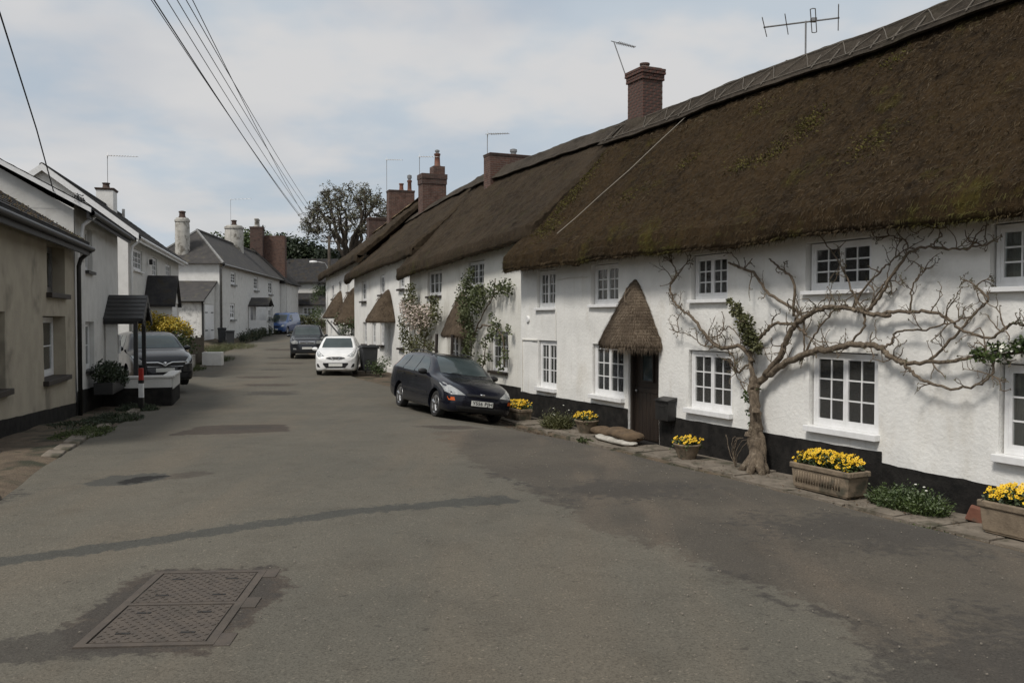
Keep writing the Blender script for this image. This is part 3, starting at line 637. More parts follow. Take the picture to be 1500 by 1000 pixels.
# pale cable lying down the thatch
pts=[]
for (x,s) in [(3.9,.98),(3.75,.84),(3.35,.66),(3.05,.5),(2.75,.36),(2.45,.22),(2.32,.10)]:
    k=int(6+s*104); q=min(range(len(OA)),key=lambda i: abs(OA[i][k][0]-x)); p=OA[q][k]; pts.append((x,p[1]-.045,p[2]+.055))
MB().tube(pts,.0075,5).obj('roof_cable',M['cable_pale'],A)
straws(roofA,OA,1500,M['straw'],(.05,.16),84,97,seed=61,lift=.3,width=.007,name='worn_straw')
# moss tufts
rs=random.Random(4); b=MB()
for (mx_,ms,w,h,n) in [(8.6,.50,.35,.5,520),(8.2,.38,.3,.4,240),(7.6,.34,.5,.25,220),(.7,.42,.4,1.1,900),(.45,.62,.3,.8,450),(1.1,.2,.6,.5,500),(5.4,.45,.3,.3,130),(10.6,.28,.5,.5,220),(4.1,.3,.8,.5,200),(9.6,.75,.3,.3,120),(6.6,.7,.4,.3,120)]:
    for k in range(n):
        x=mx_+rs.gauss(0,w*.5); s=min(max(ms+rs.gauss(0,h*.09),.02),.97); q=min(max(int((x+.05)/.0601),0),len(OA)-1); p=Vector(OA[q][int(6+s*104)]); p.x=x
        d=Vector((rs.gauss(0,1),-.7+rs.gauss(0,.5),.6+rs.gauss(0,.5))).normalized(); sd=d.orthogonal().normalized()*.012; l=rs.uniform(.02,.05); b.add([p-sd,p+sd,p+d*l],[(0,1,2)])
tag(b.obj('moss',basic('moss',(.062,.056,.009),(.105,.092,.013),5,.9),roofA),kind='stuff')
# chimney on A built from single bricks
ch=MB().b2(-.335,.335,-.30,.30,-.6,1.25).obj('chimney',M['mortar'],A,(1.05,3.0,7.45))
bkm=[MB().box((0,0,0),(l,.102,.064)).mesh('brick',M['brick_piece'],bevel=.006) for l in (.214,.105)]
for c in range(24):
    z=-.5+c*.0755
    if z>1.25: break
    ex=.0 if z<1.0 else .035 if z<1.09 else .06
    hw,hd=.335+ex,.30+ex
    for side in range(4):
        W_=hw if side%2==0 else hd; x=-W_+(.0 if (c+side)%2 else -.11)+.002
        while x<W_-.03:
            a=max(x,-W_); e=min(x+.214,W_); l=e-a
            if l>.05:
                cx=(a+e)/2; off=(hd if side%2==0 else hw)-.045
                p=[(cx,-off,z),(off,cx,z),(-cx,off,z),(-off,-cx,z)][side]
                link('brick',bkm[0],ch,p,(0,0,side*math.pi/2+random.uniform(-.012,.012)),(l/.214*.985,1,1))
            x+=.224
MB().b2(-.33,.33,-.3,.3,1.27,1.31).obj('cap',M['mortar'],ch,bevel=.02)
b=MB(); b.lathe([(.14,1.31),(.15,1.34),(.12,1.36),(.11,1.42),(.13,1.43),(.13,1.47),(.09,1.47),(.08,1.36)],(-.02,0,0),16); b.obj('chimney_pot',M['brick_dark'],ch,smooth=True,angle=40)
MB().lathe([(.52,-.5),(.56,-.2),(.50,.02),(.38,.06)],(0,0,-.02),20).obj('flashing',M['thatch_grey'],ch,smooth=True)
# ---------------------------------------------------------------- cottage B
Bc=empty('thatched_cottage',(.677,22.63,0),R(-66.3244),'thatched cottage covered in climbing plants beside the dark estate car','cottage')
opsB=[(-9.0,-7.5,2.94,3.82),(-5.05,-3.72,3.12,3.92),(-3.25,-1.98,.68,1.82),(-6.9,-5.95,.75,1.75),(-5.75,-4.95,.02,1.8)]
wall_panel(Bc,'front_wall',-11.1,0.2,-.3,3.9,4.45,opsB,M['plaster_stained'],amp=.025,step=.2,seed=5,rev=.24)
for i,(a,b_,c,d) in enumerate(opsB[:4]): window(Bc,a+.02,b_-.02,c+.02,d-.02,.08,leaves=[3,2,2,2][i],cols=[1,2,2,1][i],rows=[2,3,3,3][i],sill=.07,sillmat=M['dark_wood'],curtain=[[(.6,1)],[(.0,1)],[(0,.35),(.65,1)],[(0,.4)]][i])
interior(Bc,-11,.1,.02,3.8,1.5)
dB=MB().b2(-5.72,-4.98,.12,.17,.03,1.78).obj('door',M['dark_wood'],Bc)
for k in range(5): MB().b2(-5.715+k*.148,-5.715+k*.148+.14,.10,.122,.05,1.76).obj('plank',M['dark_wood'],dB)
MB().b2(-11.09,-10.8,.012,6,-.3,3.9).obj('side_wall',M['plaster_stained'],Bc); MB().b2(-11.1,.2,5.9,6.2,-.3,4).obj('back_wall',M['plaster_stained'],Bc)
b=MB(); b.prism([(0.1,3.8),(6,3.8),(3.0,7.3)],-11.05,-10.85,axis='x'); b.obj('gable_wall',M['plaster_stained'],Bc)
wall_panel(Bc,'plinth',-11.1,.2,-.32,.38,.35,[(-5.75,-4.95,-.3,.5)],M['plinth_black'],amp=.025,step=.2,yoff=-.012,seed=5)
rfB,OB=thatch(Bc,-11.5,.35,(-.42,3.68),(-.42,4.18),(3.0,7.72),(2.55,7.40),M['thatch_brown'],th=.36,seed=23,sx=.13,ns=50)
straws(rfB,OB,9000,M['straw_dark'],(.03,.10),2,50,seed=8,lift=.4,eave=3000)
ridge_cap(Bc,-11.45,.4,(3.0,7.74),(2.55,7.44),math.atan2(3.4,3.4),M['thatch_grey'],w=.9,seed=23,lift=.05,rods=False)
cB=chimney(Bc,'chimney',-8.85,2.95,6.3,8.02,.62,1.55,M['brick_red'],M['brick_dark'],cap=.05,over=.025)
MB().lathe([(.10,8.02),(.10,8.14),(.13,8.15),(.13,8.24),(.05,8.27)],(-8.85,3.2,0),12).obj('cowl',M['metal_grey'],cB,smooth=True,angle=50)
canopy(Bc,-5.45,1.62,3.05,1.0,.62,seed=9,nstraw=2200,bell=.85)
b=MB(); b.tube([(-6.35,-.62,-.05),(-6.3,-.58,1.7)],.05,7); b.obj('porch_post',M['dark_wood'],Bc); b=MB(); b.tube([(-4.85,-.62,-.05),(-4.85,-.58,1.7)],.05,7); b.obj('porch_post',M['dark_wood'],Bc)
# ---------------------------------------------------------------- cottage C
Cc=empty('thatched_cottage',(-3.418,32.966,0),R(-67.8197),'white thatched cottage with one bell shaped hood, behind the grey bin','cottage')
opsC=[(-9.8,-8.8,2.98,3.92),(-6.2,-5.3,3.2,4.06),(-2.95,-2.15,3.35,3.95),(-9.5,-8.7,.98,2.02),(-7.75,-6.95,1.0,2.02),(-6.2,-5.45,1.02,2.02),(-2.95,-2.2,1.0,2.05),(-4.9,-4.1,.12,1.95)]
wall_panel(Cc,'front_wall',-11.4,.2,-.2,4.15,4.75,opsC,M['plaster'],amp=.02,step=.25,seed=8,rev=.2)
for a,b_,c,d in opsC[:7]: window(Cc,a+.02,b_-.02,c+.02,d-.02,.07,leaves=2,cols=1,rows=3,sill=.08,sillmat=M['dark_wood'],sillw=.12,curtain=[(0,1)])
interior(Cc,-11.3,.1,.02,4.0,1.4)
MB().b2(-4.88,-4.12,.12,.17,.13,1.93).obj('door',M['white_paint'],Cc)
b=MB(); b.b2(-11.39,-11.1,.012,6,-.2,4); b.prism([(0.1,3.95),(6,3.95),(3.0,7.2)],-11.35,-11.15,axis='x'); b.obj('side_wall',M['plaster'],Cc); MB().b2(-11.4,.2,5.9,6.2,-.2,4).obj('back_wall',M['plaster'],Cc)
rfC,OC=thatch(Cc,-11.9,.3,(-.42,3.96),(-.42,4.52),(3.0,7.3),(3.0,7.95),M['thatch_brown'],th=.34,seed=31,sx=.2,ns=34)
straws(rfC,OC,3000,M['straw_dark'],(.05,.13),2,34,seed=9,lift=.4,eave=900)
ridge_cap(Cc,-11.8,.3,(3.0,7.32),(3.0,7.97),math.atan2(3.2,3.4),M['thatch_grey'],w=.8,seed=31,lift=.05,rods=False)
cC=chimney(Cc,'chimney',-8.35,3.05,6.4,8.92,.72,1.15,M['brick_red'],M['brick_dark'],cap=.24,over=.05)
b=MB(); b.b2(-8.66,-8.04,3.02,3.58,8.92,9.30); b.obj('upper_stack',M['brick_red'],cC)
MB().lathe([(.17,9.30),(.17,9.35),(.14,9.38),(.12,9.82),(.15,9.85),(.15,9.92),(.10,9.92)],(-8.35,3.3,0),14).obj('chimney_pot',M['terracotta'],cC,smooth=True,angle=50)
MB().lathe([(.08,9.9),(.08,10.0),(.11,10.01),(.11,10.08),(.04,10.11)],(-8.35,3.3,0),12).obj('cowl',M['metal_grey'],cC,smooth=True,angle=50)
canopy(Cc,-4.55,2.02,3.4,1.0,.95,seed=12,nstraw=1600)
# ---------------------------------------------------------------- cottage D
Dc=empty('thatched_cottage',(-7.28,43.5,0),R(-70.905),'farthest thatched cottage with straw hoods, behind the parked white hatchback','cottage')
opsD=[(-11.4,-10.4,3.35,4.15),(-8.3,-7.4,3.5,4.3),(-5.2,-4.4,3.6,4.3),(-12.2,-11.3,1.1,2.0)]
wall_panel(Dc,'front_wall',-14.2,.2,-.3,4.9,5.2,opsD,M['plaster'],amp=.02,step=.4,seed=8,rev=.2)
for a,b_,c,d in opsD: window(Dc,a+.02,b_-.02,c+.02,d-.02,.05,leaves=2,cols=1,rows=3,sill=.08,sillmat=M['dark_wood'],curtain=[(0,1)])
interior(Dc,-14.1,.1,.02,4.6,1.4)
b=MB(); b.b2(-14.19,-13.9,.012,6,-.3,4.9); b.prism([(0.1,4.8),(6,4.8),(3.0,7.6)],-14.15,-13.95,axis='x'); b.obj('side_wall',M['plaster'],Dc); MB().b2(-14.2,.2,5.9,6.2,-.3,5).obj('back_wall',M['plaster'],Dc)
rfD,OD=thatch(Dc,-14.7,.3,(-.45,4.62),(-.42,4.95),(3.0,7.6),(3.0,8.3),M['thatch_brown'],th=.36,seed=41,sx=.25,ns=30)
straws(rfD,OD,2000,M['straw_dark'],(.05,.13),2,30,seed=10,lift=.4,eave=600)
ridge_cap(Dc,-14.6,.2,(3.0,7.62),(3.0,8.32),math.atan2(3.0,3.4),m_thatch('thatch_new',(.16,.12,.07),(.26,.2,.125),(.1,.08,.04),.3,(.34,.27,.18)),w=.5,seed=41,lift=.06,rods=False)
cD=chimney(Dc,'chimney',-6.3,3.2,6.6,9.4,.75,1.45,M['brick_red'],M['brick_dark'],cap=.06,over=.03)
for (yy,hh,mm) in [(3.25,.42,'terracotta'),(3.72,.62,'terracotta')]: MB().lathe([(.15,9.4),(.15,9.46),(.12,9.48),(.11,9.4+hh*.8),(.14,9.4+hh*.85),(.14,9.4+hh),(.08,9.4+hh)],(-6.3,yy,0),12).obj('chimney_pot',M[mm],cD,smooth=True,angle=50)
MB().lathe([(.09,10.0),(.09,10.12),(.13,10.13),(.13,10.3),(.05,10.34)],(-6.3,3.72,0),10).obj('cowl',M['metal_grey'],cD,smooth=True,angle=50)
chimney(Dc,'chimney',-12.4,3.0,6.2,8.5,.9,1.2,M['brick_dark'],cap=.08,over=.05)
canopy(Dc,-7.4,2.2,3.75,1.3,1.0,seed=14,nstraw=900); canopy(Dc,-2.4,1.85,3.8,1.25,1.1,seed=15,nstraw=900)
b=MB(); b.tube([(-8.3,-.7,2.1),(-8.3,-.05,1.3)],.05,6); b.obj('canopy_bracket',M['white_paint'],Dc); MB().tube([(-6.5,-.7,2.1),(-6.5,-.05,1.3)],.05,6).obj('canopy_bracket',M['white_paint'],Dc)
# aerials on the right row
def Lw(o,x,y,z): return o.matrix_basis@Vector((x,y,z))
aerial(Lw(A,.55,2.85,8.45),1.15,.62,R(20),'tv aerial on a leaning mast clamped to the brick chimney of the near cottage',n=11,lean=(-.40,.05),elem=.22,cross=False,tilt=-.12)
ra=empty('tv_aerial',Lw(A,6.75,2.95,7.55),0,'large old four element aerial standing on the ridge of the near cottage','aerial')
MB().tube([(0,0,-.1),(0,0,.72)],.018,7).obj('mast',M['metal_grey'],ra)
_ax=Vector((.94,-.34,.02)).normalized(); _sd=Vector((.34,.94,0)); _c=Vector((0,0,.70))
MB().tube([_c-_ax*.80,_c+_ax*.62],.016,6).obj('boom',M['metal_grey'],ra)
for i,(t,l) in enumerate([(-.78,1.25),(-.36,1.3),(.10,1.45),(.60,1.6)]):
    q_=_c+_ax*t
    if i==2:
        for o_ in (0,.09): MB().tube([q_+_ax*o_-_sd*l*.5,q_+_ax*o_+_sd*l*.5],.010,5).obj('dipole_rod',M['metal_grey'],ra)
        for s_ in (-.5,.5): MB().tube([q_+_sd*l*s_,q_+_ax*.045+_sd*l*s_*1.04,q_+_ax*.09+_sd*l*s_],.010,5).obj('dipole_loop',M['metal_grey'],ra)
        MB().box(q_+_ax*.045+Vector((0,0,.02)),(.1,.1,.07)).obj('junction_box',M['metal_grey'],ra)
    else: MB().tube([q_-_sd*l*.5,q_+_sd*l*.5],.010,5).obj('element',M['metal_grey'],ra)
aerial(Lw(Bc,-9.25,2.35,7.6),1.2,.85,R(-25),'thin tv aerial at the end of the wide low brick stack',n=9)
aerial(Lw(Cc,-8.75,2.55,8.3),1.5,.95,R(-15),'tv aerial beside the tall red chimney pot',n=7)
aerial(Lw(Dc,-6.75,2.5,8.6),2.6,.95,R(-12),'tall tv aerial left of the two small chimney pots on the farthest thatched roof',n=7)
# ---------------------------------------------------------------- pavement in front of cottage A
pav=empty('pavement'); pav['kind']='structure'; pav.location=(.224,22.42,-.25); pav.rotation_euler=(0,0,angA)
rs=random.Random(12); x=-.3
PB=MB(); PB.grid([[(-.4+.3*i,-1.02+.0*i,-.10+0*i),( -.4+.3*i,-.98,.0),(-.4+.3*i,.05,.015)] for i in range(62)][::-1]); PB.obj('bedding',M['dirt'],pav,smooth=True)
while x<17.4:
    l=rs.uniform(.55,1.25); w=rs.uniform(.86,1.0); P=[]; b=MB()
    nx_,ny_=5,4; z0=.035+rs.uniform(-.008,.012); tl=rs.uniform(-.012,.012)
    top=[[(x+.012+(l-.03)*i/nx_+ (.02*noise.noise(Vector((j*2.3,x,4))) if i in(0,nx_) else 0), -w+(w-.03)*j/ny_+(.03*noise.noise(Vector((i*1.7,x,2))) if j==0 else 0), z0+tl*(i/nx_-.5)+.012*noise.noise(Vector((x+l*i/nx_*2,j*.7,1)))) for j in range(ny_+1)] for i in range(nx_+1)]
    b.grid(top[::-1])
    ring=[top[i][0] for i in range(nx_+1)]+[top[-1][j] for j in range(1,ny_+1)]+[top[i][-1] for i in range(nx_-1,-1,-1)]+[top[0][j] for j in range(ny_-1,0,-1)]
    n=len(ring); low=[(p[0],p[1]-(.01 if abs(p[1]+w)<.05 else 0),p[2]-.13) for p in ring]
    b.add(ring+low,[(i,n+i,n+(i+1)%n,(i+1)%n) for i in range(n)])
    b.obj('paving_slab',M['stone_kerb'],pav,fixn=True); x+=l
# leaf litter and dirt along the gutter
b=MB(); rs=random.Random(3)
for k in range(5200):
    x=rs.uniform(-1,16); x=rs.choice([x,rs.gauss(8.6,1.1),rs.gauss(3.6,1.2),rs.gauss(11.8,.8)]); yy=-1.02-abs(rs.gauss(0,.20))+(rs.random()<.12)*rs.uniform(0,.9)
    p=A.matrix_basis@Vector((x,yy,0)); p.z=groad(p.x,p.y)+.004 if yy<-1.0 else -.25+.055
    s=rs.uniform(.008,.026); a=rs.random()*6.28; q=Vector((math.cos(a),math.sin(a),rs.uniform(-.3,.5)))*s; r=Vector((-math.sin(a),math.cos(a),rs.uniform(-.3,.4)))*s*.6
    b.add([p-q,p+r,p+q,p-r],[(0,1,2,3)])
tag(b.obj('leaf_litter',basic('litter',(.05,.033,.02),(.11,.07,.04),30,.95)),label='brown leaf litter and grit along the right gutter',cat='litter',kind='stuff')
b=MB()
for k in range(2600):
    p=Vector((rs.uniform(-3,8),rs.uniform(3.5,17),0)); 
    if (xr_road(p.y)-p.x)<.1 or p.x<xl_road(p.y): continue
    if rs.random()<.55 and p.x<.3: continue
    p.z=groad(p.x,p.y)+.012; s=rs.uniform(.004,.011)
    b.box(p,(s,s*.8,s*.6),M=Matrix.Rotation(rs.random()*3,3,'Z'))
tag(b.obj('loose_grit',basic('grit',(.16,.14,.115),(.25,.22,.18),60,.95)),label='pale loose grit scattered over the worn asphalt',cat='grit',kind='stuff')
# ---------------------------------------------------------------- plants
def grass_clump(name,c,rx,ry,h,n,mat,label,cat='plant',seed=0,flowers=0,parent=None,rz=0,bladew=.006,spread=.5):
    rs=random.Random(seed); o=empty(name,c,rz,label,cat); b=MB(); fl=MB()
    for k in range(n):
        a=rs.random()*6.28; r=math.sqrt(rs.random()); x,y=rx*r*math.cos(a),ry*r*math.sin(a); l=h*rs.uniform(.35,1)*(1-.5*r*r)
        d=Vector((rs.gauss(0,spread)+x*.6/rx*.4,rs.gauss(0,spread)+y*.4/ry*.3,1)).normalized(); p=Vector((x,y,0)); w=d.cross(Vector((rs.gauss(0,1),rs.gauss(0,1),.1))).normalized()*bladew; m=p+d*l*.55; e=p+d*l+Vector((d.x,d.y,-.5))*l*.22
        b.add([p-w,p+w,m+w*.8,m-w*.8,e],[(0,1,2,3),(3,2,4)])
        if rs.random()<.5:
            for t in range(3):
                q=p+d*l*rs.uniform(.4,1); u=Vector((rs.gauss(0,1),rs.gauss(0,1),rs.gauss(0,.6))).normalized()*rs.uniform(.02,.05); v=u.orthogonal().normalized()*.012; b.add([q,q+u*.5+v,q+u,q+u*.5-v],[(0,1,2,3)])
    tag(b.obj('foliage',mat,o),kind='stuff')
    if flowers:
        for k in range(flowers):
            p=Vector((rx*rs.uniform(-.9,.9),ry*rs.uniform(-.9,.9),h*rs.uniform(.5,.95))); fl.lathe([(0,.006),(.014,.008),(.018,0)],p,6)
        tag(fl.obj('flower_heads',M['petal_white'],o),kind='stuff')
    return o
def pansies(c,rx,ry,h,n,label,rz=0,seed=0,drop=.04,yellow=1.0):
    rs=random.Random(seed); o=empty('pansies',c,rz,label,'flowers'); f=MB(); s=MB()
    for k in range(n*7):
        x,y=rx*rs.uniform(-1,1),ry*rs.uniform(-1,1); z=h*rs.uniform(.1,.85)*(1-.5*(x/rx)**4)-(drop if abs(y)>ry*.85 else 0); p=Vector((x,y,z)); u=Vector((rs.gauss(0,1),rs.gauss(0,1),rs.gauss(0,.5))).normalized()*rs.uniform(.03,.06); v=u.orthogonal().normalized()*.014
        s.add([p,p+u*.5+v,p+u,p+u*.5-v],[(0,1,2,3)])
    for k in range(n):
        x,y=rx*rs.uniform(-1,1),ry*rs.uniform(-1.1,1); z=h*(.62+.38*rs.random())*(1-.35*(x/rx)**4)-(drop*2*rs.random() if y<-ry*.7 else 0)
        c0=Vector((x,y,z)); nr=Vector((rs.gauss(0,.45),-.75+rs.gauss(0,.35),.75+rs.gauss(0,.3))).normalized(); u=nr.orthogonal().normalized(); u.rotate(Matrix.Rotation(rs.random()*6.28,3,nr)); w=nr.cross(u); sz=rs.uniform(.021,.031)
        for q in range(5):
            a=q*2*math.pi/5; d=u*math.cos(a)+w*math.sin(a); e=u*math.cos(a+.55)+w*math.sin(a+.55); g2=u*math.cos(a-.55)+w*math.sin(a-.55)
            f.add([c0,c0+g2*sz*.8+nr*.004,c0+d*sz*1.1+nr*(.006+.004*rs.random()),c0+e*sz*.8+nr*.004],[(0,1,2,3)],0)
        f.add([c0+nr*.006+(u*math.cos(t)+w*math.sin(t))*sz*.28 for t in (0,1.26,2.5,3.77,5)],[(0,1,2,3,4)],1)
    tag(s.obj('foliage',M['leaf'],o),kind='stuff'); tag(f.obj('flower_heads',[M['petal_yellow'],M['petal_core']],o),kind='stuff'); return o
def trough(c,l,w,h,label,rz,seed=0,flute=True):
    o=empty('stone_trough',c,rz,label,'planter'); b=MB(); t=.82
    b.box((0,0,.02+(h-.09)/2),(l*.90,w*.86,h-.09),taper=1.06); b.obj('body',M['stone_trough'],o,bevel=.012)
    b=MB(); b.box((0,0,.02),(l*.86,w*.82,.04)); b.obj('foot',M['stone_trough'],o,bevel=.01)
    r=MB(); z0,z1=h-.075,h
    for (x0,x1,y0,y1) in [(-l/2,l/2,-w/2,-w/2+.05),(-l/2,l/2,w/2-.05,w/2),(-l/2,-l/2+.05,-w/2+.05,w/2-.05),(l/2-.05,l/2,-w/2+.05,w/2-.05)]: r.b2(x0,x1,y0,y1,z0,z1)
    r.obj('rim',M['stone_trough'],o,bevel=.014)
    if flute:
        k=int(l*.78/.05)
        for i in range(k): MB().tube([(-l*.39+i*.05,-w*.445,.10),(-l*.39+i*.05,-w*.455,h-.11)],.014,6).obj('flute',M['stone_trough'],o,smooth=True)
    MB().b2(-l/2+.04,l/2-.04,-w/2+.04,w/2-.04,h-.09,h-.03).obj('soil',M['soil'],o); return o
def bowl(c,rx,ry,h,label,rz):
    o=empty('stone_bowl',c,rz,label,'planter'); pr=[(.0,.0),(.62,.0),(.66,.03),(.80,h*.45),(.92,h*.8),(1.0,h*.88),(1.02,h*.96),(.98,h),(.88,h),(.86,h*.85),(0,h*.83)]
    b=MB(); b.lathe([(r,z) for r,z in pr],n=28); b.v=[(x*rx,y*ry,z) for x,y,z in b.v]; b.obj('body',M['stone_trough'],o,smooth=True,angle=35)
    b=MB(); b.lathe([(0,h*.87),(.87,h*.87)],n=24); b.v=[(x*rx,y*ry,z) for x,y,z in b.v]; b.obj('soil',M['soil'],o); return o
def AP(x,y,z=.045): return Lw(A,x,y,z)
trough(AP(10.98,-.55),1.12,.40,.36,'stone trough of yellow pansies right of the wisteria trunk',angA)
pansies(AP(10.98,-.55,.37),.50,.17,.24,260,'dense yellow pansies spilling from the trough right of the wisteria trunk',angA,1)
trough(AP(13.95,-.50),1.15,.42,.36,'stone trough cut off by the right edge of the view',angA,flute=False)
pansies(AP(13.95,-.50,.37),.52,.18,.24,240,'yellow pansies in the trough at the right edge of the view',angA,2)
trough(AP(.95,-.55,.02),.95,.36,.28,'low square stone trough next to the estate car front',angA,flute=False)
pansies(AP(.95,-.52,.26),.44,.19,.22,200,'round mass of yellow and orange pansies next to the estate car',angA,3)
bowl(AP(3.98,-.38),.30,.24,.27,'round stone bowl left of the sandbags at the door',angA)
pansies(AP(3.98,-.38,.24),.27,.2,.24,60,'sparse leafy pansies in the bowl left of the sandbags',angA,4)
bowl(AP(7.68,-.52),.27,.22,.25,'small stone bowl standing between the sandbags and the wisteria',angA)
pansies(AP(7.68,-.52,.23),.24,.18,.19,70,'yellow pansies in the small bowl between the sandbags and the wisteria',angA,5)
grass_clump('grass_tuft',AP(12.2,-.42,.03),.55,.26,.42,1100,M['leaf'],'dark grassy weeds between the two right hand troughs','weeds',seed=5,flowers=3,rz=angA)
grass_clump('weed_clump',AP(2.9,-.5,.02),.38,.28,.55,900,M['leaf_olive'],'tall wispy weeds between the square trough and round bowl','weeds',seed=6,flowers=5,rz=angA)
grass_clump('weed_clump',AP(-.1,-.45,.0),.4,.35,.6,900,M['leaf'],'leafy weeds against the wall right of the estate car','weeds',seed=7,rz=angA)
grass_clump('weed_clump',AP(4.9,-.95,.0),.25,.10,.10,200,M['grass'],'little grass growing at the pavement edge below the sandbags','weeds',seed=8,rz=angA)
grass_clump('weed_clump',AP(13.1,-1.02,-.03),.55,.06,.07,300,M['grass'],'thin line of grass in the gutter before the right trough','weeds',seed=18,rz=angA)
b=MB(); b.box((0,0,.09),(.2,.13,.17),M=Matrix.Rotation(.25,3,'Y')@Matrix.Rotation(.5,3,'Z'),taper=.75); tag(b.obj('broken_brick',M['terracotta'],None,AP(13.05,-.28,.04),(0,0,angA),bevel=.012),'broken reddish brick leaning at the plinth beside the right trough','brick')
# sandbags at the door
def sandbag(c,l,w,h,mat,label,rz,seed,tilt=0):
    b=MB(); P=[]
    for i in range(21):
        u=-1+2*i/20; row=[]
        for j in range(18):
            a=2*math.pi*j/18; e=(1-abs(u)**6)**.5*.9+.1; ca,sa=math.cos(a),math.sin(a)
            y=w/2*e*abs(ca)**.7*(1 if ca>0 else -1); z=h/2*(e**.7)*abs(sa)**.8*(1 if sa>0 else -1)
            k=1+.09*fbm((u*2,ca*1.3,sa*1.3+seed),1.3,3); row.append((u*l/2,y*k,h/2+z*k+.012*math.sin(u*9+seed)*max(sa,0)))
        P.append(row)
    b.grid(P,closev=True); o=b.obj('sandbag',mat,None,c,(0,tilt,rz),smooth=True,fixn=True); return tag(o,label,'sandbag')
sandbag(AP(4.85,-.40,.09),.78,.44,.15,M['sack'],'brown hessian sandbag at the left of the door step',angA+.1,1,.03)
sandbag(AP(5.62,-.46,.12),.98,.46,.17,M['sack'],'brown hessian sandbag at the right of the door step',angA-.06,2,.05)
sandbag(AP(5.5,-.60,.035),1.35,.34,.10,M['sack_white'],'flattened off white sack under the brown sandbags',angA-.02,3)
lb=empty('post_box',AP(6.45,0,.55),angA,'small black metal letter box on the wall right of the door','letter box')
MB().b2(-.2,.2,-.20,-.02,0,.36).obj('body',M['black_paint'],lb,bevel=.008)
b=MB(); b.prism([(-.23,.36),(-.23,.375),(-.0,.43),(-.0,.36)],-.22,.22,axis='x'); b.obj('lid',M['black_paint'],lb); MB().b2(-.12,.12,-.206,-.199,.26,.28).obj('slot',M['hole'],lb)
